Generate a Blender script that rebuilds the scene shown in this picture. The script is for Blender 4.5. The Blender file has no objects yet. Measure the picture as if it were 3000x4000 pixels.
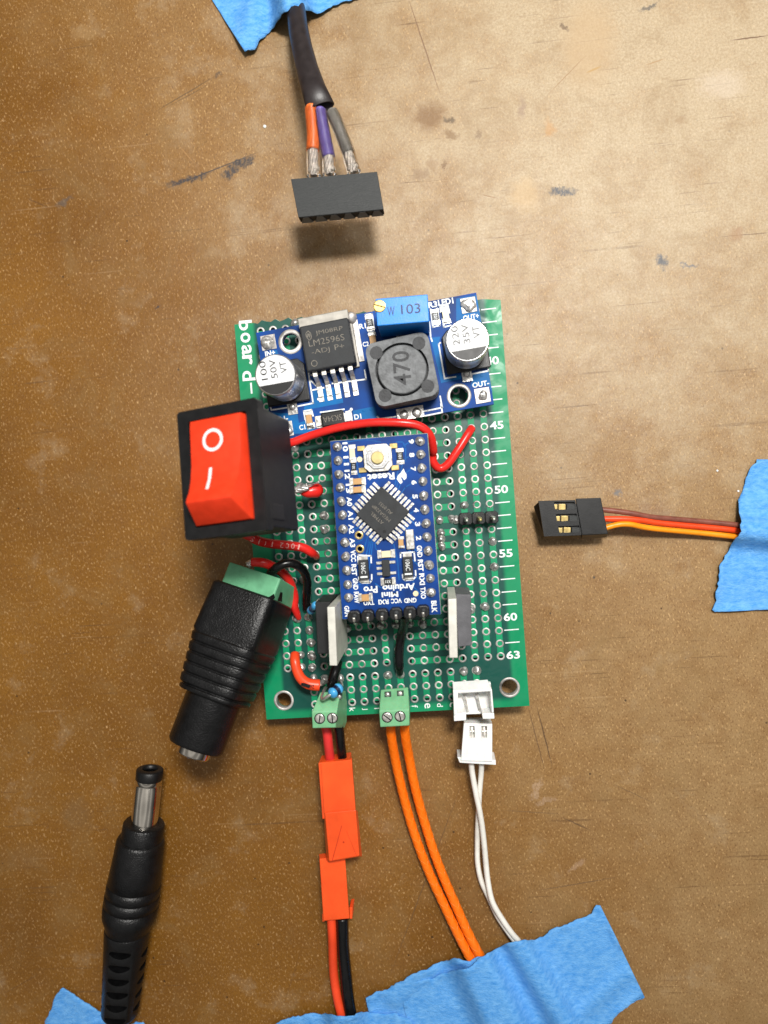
import bpy, bmesh, math, random
from mathutils import Vector, Matrix, noise
from mathutils.geometry import delaunay_2d_cdt
random.seed(7)
scene = bpy.context.scene
C = scene.collection
scene.unit_settings.scale_length = 0.01          # one unit is one centimetre
PI = math.pi
ZB = 0.7                                         # upper face of the green board above the table

# ---------------------------------------------------------------- camera
RC = Matrix(((0.9942418, -0.076077, -0.0754685), (0.0737631, 0.9967299, -0.0329921), (0.0777317, 0.0272353, 0.9966022)))
CAM = Vector((-1.0028226, 3.426639, 14.187719 + ZB))
cd = bpy.data.cameras.new('camera'); cam = bpy.data.objects.new('camera', cd); C.objects.link(cam)
cam.matrix_world = Matrix.Translation(CAM) @ RC.transposed().to_4x4()
cd.sensor_fit = 'VERTICAL'; cd.sensor_height = 36; cd.sensor_width = 27; cd.lens = 36 * 2773 / 4000
cd.clip_start = 0.1; cd.clip_end = 500
cd.dof.use_dof = True; cd.dof.focus_distance = 13.9; cd.dof.aperture_fstop = 0.13
scene.camera = cam
scene.view_settings.view_transform = 'Standard'; scene.view_settings.look = 'None'
scene.view_settings.exposure = 0.3; scene.view_settings.gamma = 1

# ---------------------------------------------------------------- light: ceiling tubes of the workshop
w = bpy.data.worlds.new('World'); scene.world = w; w.use_nodes = True
wt = w.node_tree; wn_ = wt.nodes.new; wl_ = wt.links.new            # a workshop: dim walls, pale ceiling with bright bands added for metal reflections
wtc = wn_('ShaderNodeTexCoord'); wsp = wn_('ShaderNodeSeparateXYZ'); wl_(wtc.outputs['Generated'], wsp.inputs[0])
wrp = wn_('ShaderNodeValToRGB'); we = wrp.color_ramp.elements
we[0].position = .0; we[0].color = (.10, .09, .08, 1); we[1].position = 1.0; we[1].color = (1.35, 1.32, 1.26, 1)
for p_, v_ in ((.2, .22), (.45, .6), (.62, 1.9), (.7, 1.0), (.84, .85), (.92, 2.2)):
    e_ = we.new(p_); e_.color = (v_, v_ * .98, v_ * .94, 1)
wl_(wsp.outputs[2], wrp.inputs[0]); wl_(wrp.outputs[0], wt.nodes['Background'].inputs[0])
w.node_tree.nodes['Background'].inputs[1].default_value = 0.18
def area(name, loc, target, sx, sy, power, col=(1, .97, .92), spin=0):
    l = bpy.data.lights.new(name, 'AREA'); l.shape = 'RECTANGLE'; l.size = sx; l.size_y = sy; l.energy = power; l.color = col
    o = bpy.data.objects.new(name, l); C.objects.link(o); o.location = loc
    o.rotation_euler = (Vector(target) - Vector(loc)).to_track_quat('-Z', 'Y').to_euler()
    o.rotation_euler.rotate_axis('Z', spin)
    return o
area('ceiling_lamp', (3.2, 13.6, 28), (0, 6, 0), 5.6, 3.0, 8700)
area('ceiling_lamp', (34, 44, 75), (3, 5, 0), 60, 24, 21000, (1, .985, .96))

# ---------------------------------------------------------------- pixel of the survey -> point at height z
def P(px, py, z=0.0):
    d = RC.transposed() @ Vector(((px - 1500) / 2773, -(py - 2000) / 2773, -1))
    return CAM + d * ((z - CAM.z) / d.z)
def Q(x0, y0, s): return lambda x, y: (x0 + x / s, y0 + y / s)
qa = Q(900, 1100, 1.508); qb = Q(600, 1500, 2.37); qc = Q(1200, 1650, 1.9518); qd = Q(600, 2100, 2.212); qe = Q(1150, 2250, 1.659)
qf = Q(800, 0, 2.074); qg = Q(100, 2900, 2.011); qh = Q(1100, 2850, 2.602); qi = Q(1400, 2650, 1.77); qj = Q(2000, 1700, 1.659); qk = Q(1000, 3400, 1.037)
r1 = Q(1650, 1100, 3.687); r2 = Q(1650, 1700, 3.687); r3 = Q(1650, 2250, 3.687); r4 = Q(1000, 2300, 3.687); r5 = Q(1000, 1700, 3.687); r6 = Q(880, 1180, 3.687); r7 = Q(1400, 2350, 3.687)
def W(q, x, y, z): return P(*q(x, y), z)
def FR(a, b, z, flip=False):                      # frame at the middle of pixel points a, b with local x from a to b
    A, B = P(*a, z), P(*b, z); x = (B - A).normalized(); y = Vector((0, 0, 1)).cross(x)
    M = Matrix((x, y, Vector((0, 0, 1)))).transposed().to_4x4(); M.translation = (A + B) / 2; return M
def FA(p, z, ang):
    M = Matrix.Rotation(ang, 4, 'Z'); M.translation = P(*p, z); return M
def frame(o, x, y, zz):
    M = Matrix((x, y, zz)).transposed().to_4x4(); M.translation = o; return M
def hole(c, r, z=ZB): return Vector((-c * .254, (63 - r) * .254, z))

# ---------------------------------------------------------------- materials
def lin(c): c /= 255; return c / 12.92 if c <= .04045 else ((c + .055) / 1.055) ** 2.4
MATS = {}
def mat(name, rgb, rough=.5, metal=0, var=.12, vs=6, bump=0, bs=40, spec=.5, coat=0, trans=0, ior=1.45, rvar=.1, sss=0, rgb2=None, aniso=None, world=False):
    if name in MATS: return MATS[name]
    m = bpy.data.materials.new(name); m.use_nodes = True; nt = m.node_tree; b = nt.nodes['Principled BSDF']
    L = nt.links.new; N = nt.nodes.new
    tc = N('ShaderNodeTexCoord'); n = N('ShaderNodeTexNoise'); n.inputs['Scale'].default_value = vs; n.inputs['Detail'].default_value = 5
    src = tc.outputs['Object']
    if world: src = N('ShaderNodeNewGeometry').outputs['Position']
    if aniso:
        mp = N('ShaderNodeMapping'); mp.inputs['Scale'].default_value = aniso; L(src, mp.inputs[0]); src = mp.outputs[0]
    L(src, n.inputs['Vector'])
    c = [lin(v) for v in rgb]; c2 = [lin(v) for v in rgb2] if rgb2 else [v * (1 - 2.2 * var) for v in c]
    c1 = [min(1, v * (1 + var)) for v in c]
    rp = N('ShaderNodeValToRGB'); rp.color_ramp.elements[0].position = .3; rp.color_ramp.elements[1].position = .65
    rp.color_ramp.elements[0].color = (*c2, 1); rp.color_ramp.elements[1].color = (*c1, 1)
    L(n.outputs[0], rp.inputs[0]); L(rp.outputs[0], b.inputs['Base Color'])
    mr = N('ShaderNodeMapRange'); mr.inputs[3].default_value = max(.03, rough - rvar); mr.inputs[4].default_value = min(1, rough + rvar)
    L(n.outputs[0], mr.inputs[0]); L(mr.outputs[0], b.inputs['Roughness'])
    b.inputs['Metallic'].default_value = metal; b.inputs['Specular IOR Level'].default_value = spec; b.inputs['Coat Weight'].default_value = coat
    b.inputs['Transmission Weight'].default_value = trans; b.inputs['IOR'].default_value = ior
    if sss: b.inputs['Subsurface Weight'].default_value = sss; b.inputs['Subsurface Scale'].default_value = .1
    if bump:
        n2 = N('ShaderNodeTexNoise'); n2.inputs['Scale'].default_value = bs; n2.inputs['Detail'].default_value = 3; L(src, n2.inputs['Vector'])
        bp = N('ShaderNodeBump'); bp.inputs['Strength'].default_value = bump; bp.inputs['Distance'].default_value = .02
        L(n2.outputs[0], bp.inputs['Height']); L(bp.outputs[0], b.inputs['Normal'])
    MATS[name] = m; return m
M_black = mat('black_plastic', (19, 19, 20), .42, bump=.12, bs=60, var=.15)
M_blackrub = mat('black_rubber', (15, 15, 16), .36, bump=.5, bs=34, var=.2)
M_blackwire = mat('black_insulation', (14, 14, 15), .28, var=.2)
M_hdr = mat('dark_grey_connector_plastic', (44, 46, 46), .58, bump=.35, bs=25, var=.07, aniso=(.5, 3, 1))
M_chip = mat('chip_resin', (46, 48, 50), .6, bump=.25, bs=70, var=.15, spec=.4)
M_green = mat('terminal_green', (118, 178, 132), .4, var=.06, sss=.15, bump=.05, bs=30)
M_adgreen = mat('adapter_green', (104, 172, 130), .45, var=.07, bump=.06, bs=20)
M_red = mat('red_insulation', (222, 42, 36), .27, var=.08, vs=2)
M_orred = mat('orange_red_insulation', (242, 76, 38), .35, var=.08, vs=2)
M_rocker = mat('rocker_red', (226, 60, 30), .36, var=.05, bump=.05, bs=60)
M_conn = mat('red_connector_plastic', (250, 88, 34), .33, var=.09, vs=1.6, sss=.1, bump=.04, bs=12)
M_white = mat('white_nylon', (238, 238, 236), .4, var=.04, sss=.1, bump=.05, bs=20)
M_offwhite = mat('white_wire', (236, 234, 226), .42, var=.05)
M_ink = mat('white_ink', (232, 236, 236), .6, var=.08, vs=30)
M_greyink = mat('laser_marking', (128, 122, 112), .7, var=.2, vs=30)
M_blackink = mat('black_ink', (16, 16, 17), .45, var=.1)
M_blueink = mat('dark_blue_ink', (8, 22, 60), .5, var=.1)
M_silver = mat('tinned_metal', (218, 215, 208), .38, metal=.8, var=.18, vs=14, rvar=.14, bump=.25, bs=12)
M_solder = mat('solder', (208, 206, 202), .36, metal=.72, var=.25, vs=16, rvar=.14, bump=.8, bs=9)
M_pad = mat('tinned_pad', (196, 192, 188), .5, metal=.6, var=.33, vs=3.4, rvar=.16, bump=.3, bs=16, world=True)
M_chrome = mat('nickel_plating', (226, 218, 206), .12, metal=1, var=.1, vs=2)
M_alu = mat('brushed_aluminium', (206, 207, 209), .3, metal=.85, var=.09, vs=9, rvar=.08, aniso=(.4, 7, .4))
M_alutop = mat('can_lid', (224, 225, 226), .75, metal=.0, spec=.3, var=.07, vs=9, aniso=(.6, 5, 1))
M_brass = mat('brass', (216, 182, 104), .4, metal=.7, var=.2, vs=10)
M_gold = mat('gold_plating', (222, 196, 130), .3, metal=.8, var=.1, vs=10)
M_tabw = mat('matte_metal_tab', (214, 212, 202), .5, metal=.3, var=.07, vs=5, bump=.1)
M_trim = mat('bright_blue_plastic', (0, 128, 222), .4, var=.05, bump=.1, bs=40)
M_resist = mat('light_blue_lacquer', (74, 165, 220), .25, var=.1, vs=8)
M_modblue = mat('blue_solder_mask', (4, 62, 134), .55, var=.25, vs=1.55, spec=.25, bump=.05)
M_modlight = mat('blue_mask_over_copper', (4, 98, 162), .55, var=.12, vs=3, spec=.25)
M_pmblue = mat('deep_blue_solder_mask', (2, 58, 132), .55, var=.2, vs=2.5, spec=.25, bump=.05)
M_pmtrace = mat('blue_trace_mask', (10, 88, 160), .55, var=.15, vs=3, spec=.25)
M_fr4 = mat('pale_laminate_edge', (178, 196, 178), .6, var=.15, vs=12)
M_ferrite = mat('ferrite', (112, 114, 116), .66, var=.18, vs=9, bump=.6, bs=26)
M_ferriteD = mat('ferrite_groove', (62, 63, 65), .66, var=.2, vs=9, bump=.5, bs=26)
M_tan = mat('ceramic_tan', (196, 152, 98), .45, var=.1)
M_cream = mat('cream_ceramic', (232, 218, 180), .45, var=.06)
M_orange = mat('orange_braid', (255, 116, 10), .38, var=.04, vs=14, bump=.35, bs=16)
M_brown = mat('brown_insulation', (128, 76, 62), .33, var=.12)
M_sred = mat('servo_red_insulation', (240, 74, 30), .35, var=.05)
M_sor = mat('servo_orange_insulation', (252, 150, 24), .35, var=.05)
M_purple = mat('purple_insulation', (112, 96, 170), .35, var=.08)
M_wor = mat('bright_orange_insulation', (252, 124, 56), .35, var=.05)
M_shrink = mat('dark_heat_shrink', (44, 38, 38), .4, var=.12, bump=.12, bs=50)
def clear_mat():
    m = mat('clear_sleeve', (250, 248, 244), .16, trans=1, ior=1.38, var=.02); return m
M_clear = clear_mat()
M_dull = mat('dull_tinned_strands', (222, 212, 202), .5, metal=.35, var=.2, vs=12, bump=.5, bs=10)

# green mask of the perforated board: darker where there is no copper under the mask
M_board = bpy.data.materials.new('green_solder_mask'); M_board.use_nodes = True
def board_mat():
    nt = M_board.node_tree; N = nt.nodes.new; L = nt.links.new; b = nt.nodes['Principled BSDF']
    tc = N('ShaderNodeTexCoord'); sp = N('ShaderNodeSeparateXYZ'); L(tc.outputs['Object'], sp.inputs[0])
    def edge(out, a, bb, c, d):       # smooth box from a..bb rising, c..d falling
        m1 = N('ShaderNodeMapRange'); m1.interpolation_type = 'SMOOTHSTEP'; m1.inputs[1].default_value = a; m1.inputs[2].default_value = bb; L(out, m1.inputs[0])
        m2 = N('ShaderNodeMapRange'); m2.interpolation_type = 'SMOOTHSTEP'; m2.inputs[1].default_value = c; m2.inputs[2].default_value = d; m2.inputs[3].default_value = 1; m2.inputs[4].default_value = 0; L(out, m2.inputs[0])
        mm = N('ShaderNodeMath'); mm.operation = 'MULTIPLY'; L(m1.outputs[0], mm.inputs[0]); L(m2.outputs[0], mm.inputs[1]); return mm.outputs[0]
    ex = edge(sp.outputs[0], -4.50 + 2.2, -4.40 + 2.2, .14 + 2.2, .24 + 2.2); ey = edge(sp.outputs[1], -.95 - 3, -.80 - 3, 9 - 3, 9.2 - 3)   # panel origin (-2.2, 3)
    mm = N('ShaderNodeMath'); mm.operation = 'MULTIPLY'; L(ex, mm.inputs[0]); L(ey, mm.inputs[1])
    n = N('ShaderNodeTexNoise'); n.inputs['Scale'].default_value = .9; n.inputs['Detail'].default_value = 6; L(tc.outputs['Object'], n.inputs['Vector'])
    r1_ = N('ShaderNodeValToRGB'); r1_.color_ramp.elements[0].color = (0, lin(116), lin(74), 1); r1_.color_ramp.elements[1].color = (0, lin(148), lin(98), 1)
    r2_ = N('ShaderNodeValToRGB'); r2_.color_ramp.elements[0].color = (lin(2), lin(60), lin(52), 1); r2_.color_ramp.elements[1].color = (lin(6), lin(84), lin(72), 1)
    L(n.outputs[0], r1_.inputs[0]); L(n.outputs[0], r2_.inputs[0])
    mx = N('ShaderNodeMixRGB'); L(mm.outputs[0], mx.inputs[0]); L(r1_.outputs[0], mx.inputs[1]); L(r2_.outputs[0], mx.inputs[2]); L(mx.outputs[0], b.inputs['Base Color'])
    b.inputs['Specular IOR Level'].default_value = .4
    n3 = N('ShaderNodeTexNoise'); n3.inputs['Scale'].default_value = 2.6; n3.inputs['Detail'].default_value = 8; n3.inputs['Distortion'].default_value = 1.2; L(tc.outputs['Object'], n3.inputs['Vector'])
    m3 = N('ShaderNodeMapRange'); m3.inputs[1].default_value = .4; m3.inputs[2].default_value = .62; m3.inputs[3].default_value = .58; m3.inputs[4].default_value = .34; L(n3.outputs[0], m3.inputs[0]); L(m3.outputs[0], b.inputs['Roughness'])
board_mat()
M_trace = mat('green_mask_over_copper', (0, 140, 94), .5, var=.14, vs=1.2, spec=.4)

# blue crepe tape
def tape_mat():
    m = bpy.data.materials.new('blue_crepe_tape'); m.use_nodes = True; nt = m.node_tree; N = nt.nodes.new; L = nt.links.new; b = nt.nodes['Principled BSDF']
    tc = N('ShaderNodeTexCoord')
    n = N('ShaderNodeTexNoise'); n.inputs['Scale'].default_value = 7; n.inputs['Detail'].default_value = 8; n.inputs['Roughness'].default_value = .7
    mp = N('ShaderNodeMapping'); mp.inputs['Scale'].default_value = (1, 2.2, 1); mp.inputs['Rotation'].default_value = (0, 0, .5); L(tc.outputs['Object'], mp.inputs[0]); L(mp.outputs[0], n.inputs['Vector'])
    r = N('ShaderNodeValToRGB'); e = r.color_ramp.elements; e[0].position = .3; e[1].position = .75
    e[0].color = (lin(60), lin(142), lin(220), 1); e[1].color = (lin(128), lin(190), lin(244), 1)
    L(n.outputs[0], r.inputs[0]); L(r.outputs[0], b.inputs['Base Color'])
    n2 = N('ShaderNodeTexNoise'); n2.inputs['Scale'].default_value = 26; n2.inputs['Detail'].default_value = 6; L(mp.outputs[0], n2.inputs['Vector'])
    bp = N('ShaderNodeBump'); bp.inputs['Strength'].default_value = .7; bp.inputs['Distance'].default_value = .03; L(n2.outputs[0], bp.inputs['Height']); L(bp.outputs[0], b.inputs['Normal'])
    b.inputs['Roughness'].default_value = .75; b.inputs['Specular IOR Level'].default_value = .3
    return m
M_tape = tape_mat()

# ---------------------------------------------------------------- mesh builder
class MB:
    def __init__(s): s.v = []; s.f = []; s.sm = []
    def add(s, vs, fs, smooth=False):
        o = len(s.v); s.v += [Vector(v) for v in vs]; s.f += [[i + o for i in f] for f in fs]; s.sm += [smooth] * len(fs)
    def box(s, M, sx, sy, sz, c=(0, 0, 0)):       # centred in x, y; rests on z=c.z
        x, y, z = c; a = sx / 2; b = sy / 2
        vs = [M @ Vector((x + i * a, y + j * b, z + k * sz)) for k in (0, 1) for i, j in ((-1, -1), (1, -1), (1, 1), (-1, 1))]
        s.add(vs, [[3, 2, 1, 0], [4, 5, 6, 7], [0, 1, 5, 4], [1, 2, 6, 5], [2, 3, 7, 6], [3, 0, 4, 7]])
    def prism(s, pts, z0, z1, M=Matrix.Identity(4), smooth=False):
        n = len(pts); area_ = sum(pts[i][0] * pts[(i + 1) % n][1] - pts[(i + 1) % n][0] * pts[i][1] for i in range(n))
        if area_ < 0: pts = pts[::-1]
        vs = [M @ Vector((p[0], p[1], z0)) for p in pts] + [M @ Vector((p[0], p[1], z1)) for p in pts]
        s.add(vs, [list(range(n))[::-1], list(range(n, 2 * n))]); o = len(s.v) - 2 * n
        s.f += [[o + i, o + (i + 1) % n, o + n + (i + 1) % n, o + n + i] for i in range(n)]; s.sm += [smooth] * n
    def plate(s, outline, holes, z0, z1, M=Matrix.Identity(4)):
        def ccw(p):
            n = len(p); a = sum(p[i][0] * p[(i + 1) % n][1] - p[(i + 1) % n][0] * p[i][1] for i in range(n)); return p if a > 0 else p[::-1]
        loops = [ccw([Vector(p[:2]) for p in outline])] + [ccw([Vector(p[:2]) for p in h])[::-1] for h in holes]
        co = []; edges = []
        for lp in loops:
            o = len(co); co += lp; edges += [(o + i, o + (i + 1) % len(lp)) for i in range(len(lp))]
        vo, eo, fo, ov, *_ = delaunay_2d_cdt(co, edges, [], 1, 1e-6)
        owner = []; 
        for k, lp in enumerate(loops): owner += [k] * len(lp)
        own = [owner[o_[0]] if o_ else -1 for o_ in ov]
        fo = [f for f in fo if not (own[f[0]] > 0 and all(own[i] == own[f[0]] for i in f))]
        n = len(vo)
        s.add([M @ Vector((p[0], p[1], z1)) for p in vo], [list(f) for f in fo])
        s.add([M @ Vector((p[0], p[1], z0)) for p in vo], [list(f)[::-1] for f in fo])
        for lp in loops:
            m = len(lp); vs = [M @ Vector((p[0], p[1], z0)) for p in lp] + [M @ Vector((p[0], p[1], z1)) for p in lp]
            s.add(vs, [[i, (i + 1) % m, m + (i + 1) % m, m + i] for i in range(m)], m > 6)
    def rings(s, rings, cap=True, smooth=True):   # loft through rings of equal point count
        n = len(rings[0]); o = len(s.v)
        for r in rings: s.v += [Vector(p) for p in r]
        for k in range(len(rings) - 1):
            for i in range(n):
                j = (i + 1) % n; s.f.append([o + k * n + i, o + k * n + j, o + (k + 1) * n + j, o + (k + 1) * n + i]); s.sm.append(smooth)
        if cap:
            s.f.append([o + i for i in range(n)][::-1]); s.f.append([o + (len(rings) - 1) * n + i for i in range(n)]); s.sm += [False, False]
    def lathe(s, M, prof, n=24, cap=True, smooth=True):     # prof (r, z) along local z
        s.rings([[M @ Vector((r * math.cos(2 * PI * i / n), r * math.sin(2 * PI * i / n), z)) for i in range(n)] for r, z in prof], cap, smooth)
    def tube(s, pts, r, n=12, flat=1.0, sub=5, cap=True):
        pts = [Vector(p) for p in pts]; rr = r if isinstance(r, (list, tuple)) else [r] * len(pts)
        P_ = []; R_ = []
        for i in range(len(pts) - 1):
            p0 = pts[max(i - 1, 0)]; p1 = pts[i]; p2 = pts[i + 1]; p3 = pts[min(i + 2, len(pts) - 1)]
            for k in range(sub):
                t = k / sub; P_.append(.5 * ((2 * p1) + (p2 - p0) * t + (2 * p0 - 5 * p1 + 4 * p2 - p3) * t * t + (3 * p1 - p0 - 3 * p2 + p3) * t ** 3)); R_.append(rr[i] * (1 - t) + rr[i + 1] * t)
        P_.append(pts[-1]); R_.append(rr[-1])
        rings = []; up = None
        for i, p in enumerate(P_):
            t = (P_[min(i + 1, len(P_) - 1)] - P_[max(i - 1, 0)]).normalized()
            if up is None: up = Vector((0, 0, 1)) if abs(t.z) < .9 else Vector((1, 0, 0))
            up = (up - t * up.dot(t)).normalized(); side = t.cross(up)
            rings.append([p + side * (R_[i] * math.cos(2 * PI * k / n)) + up * (R_[i] * flat * math.sin(2 * PI * k / n)) for k in range(n)])
        rings = [r_[::-1] for r_ in rings]
        s.rings(rings, cap); return P_
    def hull(s, pts):
        bm = bmesh.new()
        for p in pts: bm.verts.new(p)
        r = bmesh.ops.convex_hull(bm, input=bm.verts[:])
        bmesh.ops.delete(bm, geom=[g for g in r['geom_interior'] if isinstance(g, bmesh.types.BMVert)], context='VERTS')
        bmesh.ops.dissolve_limit(bm, angle_limit=.02, verts=bm.verts[:], edges=bm.edges[:])
        bmesh.ops.recalc_face_normals(bm, faces=bm.faces[:])
        bm.verts.index_update(); s.add([v.co.copy() for v in bm.verts], [[v.index for v in f.verts] for f in bm.faces]); bm.free()
    def blob(s, c, r, h, seed=0, seg=12, rings=6, rough=.15, M=None):  # domed solder blob
        rs = []
        for k in range(rings + 1):
            a = k / rings * PI / 2; ring = []
            for i in range(seg):
                th = 2 * PI * i / seg; q = r * math.cos(a) if k < rings else r * .05
                v = Vector((q * math.cos(th), q * math.sin(th), h * math.sin(a)))
                f = 1 + rough * noise.noise(v * 9 + Vector((seed * 3.7, 0, 0))); v = Vector((v.x * f, v.y * f, v.z * f))
                ring.append(Vector(c) + (M @ v if M else v))
            rs.append(ring)
        s.rings(rs)
    def mesh(s, name, m, origin):
        me = bpy.data.meshes.new(name); me.from_pydata([v - origin for v in s.v], [], s.f); me.materials.append(m)
        me.polygons.foreach_set('use_smooth', s.sm); me.update(); return me
def wloc(o):
    v = o.location.copy()
    while o.parent: o = o.parent; v += o.location
    return v
def obj(name, mb, m, parent=None, loc=None, bevel=0, seg=2, solid=None):
    base = wloc(parent) if parent else Vector((0, 0, 0))
    L0 = Vector(loc) if loc is not None else (base if parent else Vector((0, 0, 0)))
    o = bpy.data.objects.new(name, mb.mesh(name, m, L0)); C.objects.link(o); o.parent = parent; o.location = L0 - base
    if bevel:
        b = o.modifiers.new('bevel', 'BEVEL'); b.width = bevel; b.segments = seg; b.limit_method = 'ANGLE'; b.angle_limit = .6; b.harden_normals = False
    return o
def tag(o, label, cat=None, group=None, kind=None):
    if label: o['label'] = label
    if cat: o['category'] = cat
    if group: o['group'] = group
    if kind: o['kind'] = kind
    return o
def thing(name, label, cat, loc, group=None):
    o = bpy.data.objects.new(name, None); C.objects.link(o); o.location = loc; o.empty_display_size = .3; return tag(o, label, cat, group)
GL = {}
def glyph(txt, off=0.0):
    if (txt, off) in GL: return GL[(txt, off)]
    cu = bpy.data.curves.new('t', 'FONT'); cu.body = txt; cu.align_x = 'CENTER'; cu.align_y = 'CENTER'; cu.size = 1; cu.resolution_u = 3; cu.offset = off
    o = bpy.data.objects.new('t', cu); C.objects.link(o); dg = bpy.context.evaluated_depsgraph_get(); dg.update()
    me = o.evaluated_get(dg).to_mesh(); vs = [v.co.copy() for v in me.vertices]; fs = [list(p.vertices) for p in me.polygons]
    o.evaluated_get(dg).to_mesh_clear(); C.objects.unlink(o); bpy.data.objects.remove(o); bpy.data.curves.remove(cu)
    xs = [v.x for v in vs]; ys = [v.y for v in vs]; cx = (max(xs) + min(xs)) / 2; cy = (max(ys) + min(ys)) / 2; hh = max(ys) - min(ys)
    vs = [Vector(((v.x - cx), (v.y - cy), 0)) for v in vs]
    GL[(txt, off)] = (vs, fs, max(xs) - min(xs), hh); return GL[(txt, off)]
def text(mb, txt, M, h, width=None, off=.02, wrap=None):    # h cap height of the string
    vs, fs, w0, h0 = glyph(txt, off); sy = h / h0; sx = width / w0 if width else sy
    out = []
    for v in vs:
        x, y = v.x * sx, v.y * sy; z = 0
        if wrap: z = math.sqrt(max(wrap ** 2 - y * y, 0)) + .003
        out.append(M @ Vector((x, y, z)))
    mb.add(out, fs)
def circ(c, r, n=16, ph=0): return [(c[0] + r * math.cos(2 * PI * i / n + ph), c[1] + r * math.sin(2 * PI * i / n + ph)) for i in range(n)]
def ring(mb, c, ri, ro, z0, z1, n=20): mb.plate(circ(c, ro, n), [circ(c, ri, n)], z0, z1)
def line(mb, a, b, wd, z, M=None):               # thin ink stroke from a to b
    a = Vector(a); b = Vector(b); d = (b - a); n = Vector((-d.y, d.x, 0)).normalized() * wd / 2
    e = d.normalized() * wd * .35
    mb.add([a - e + n, a - e - n, b + e - n, b + e + n] if True else [], [[0, 1, 2, 3]])
def pline(mb, pts, wd):
    for a, b in zip(pts, pts[1:]): line(mb, a, b, wd, 0)
def rrect(w_, h_, r, n=5, cx=0, cy=0):
    o = []
    for sx, sy, a0 in ((1, 1, 0), (-1, 1, 90), (-1, -1, 180), (1, -1, 270)):
        for k in range(n + 1):
            a = math.radians(a0 + 90 * k / n); o.append((cx + sx * (w_ / 2 - r) + r * math.cos(a), cy + sy * (h_ / 2 - r) + r * math.sin(a)))
    return o

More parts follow.
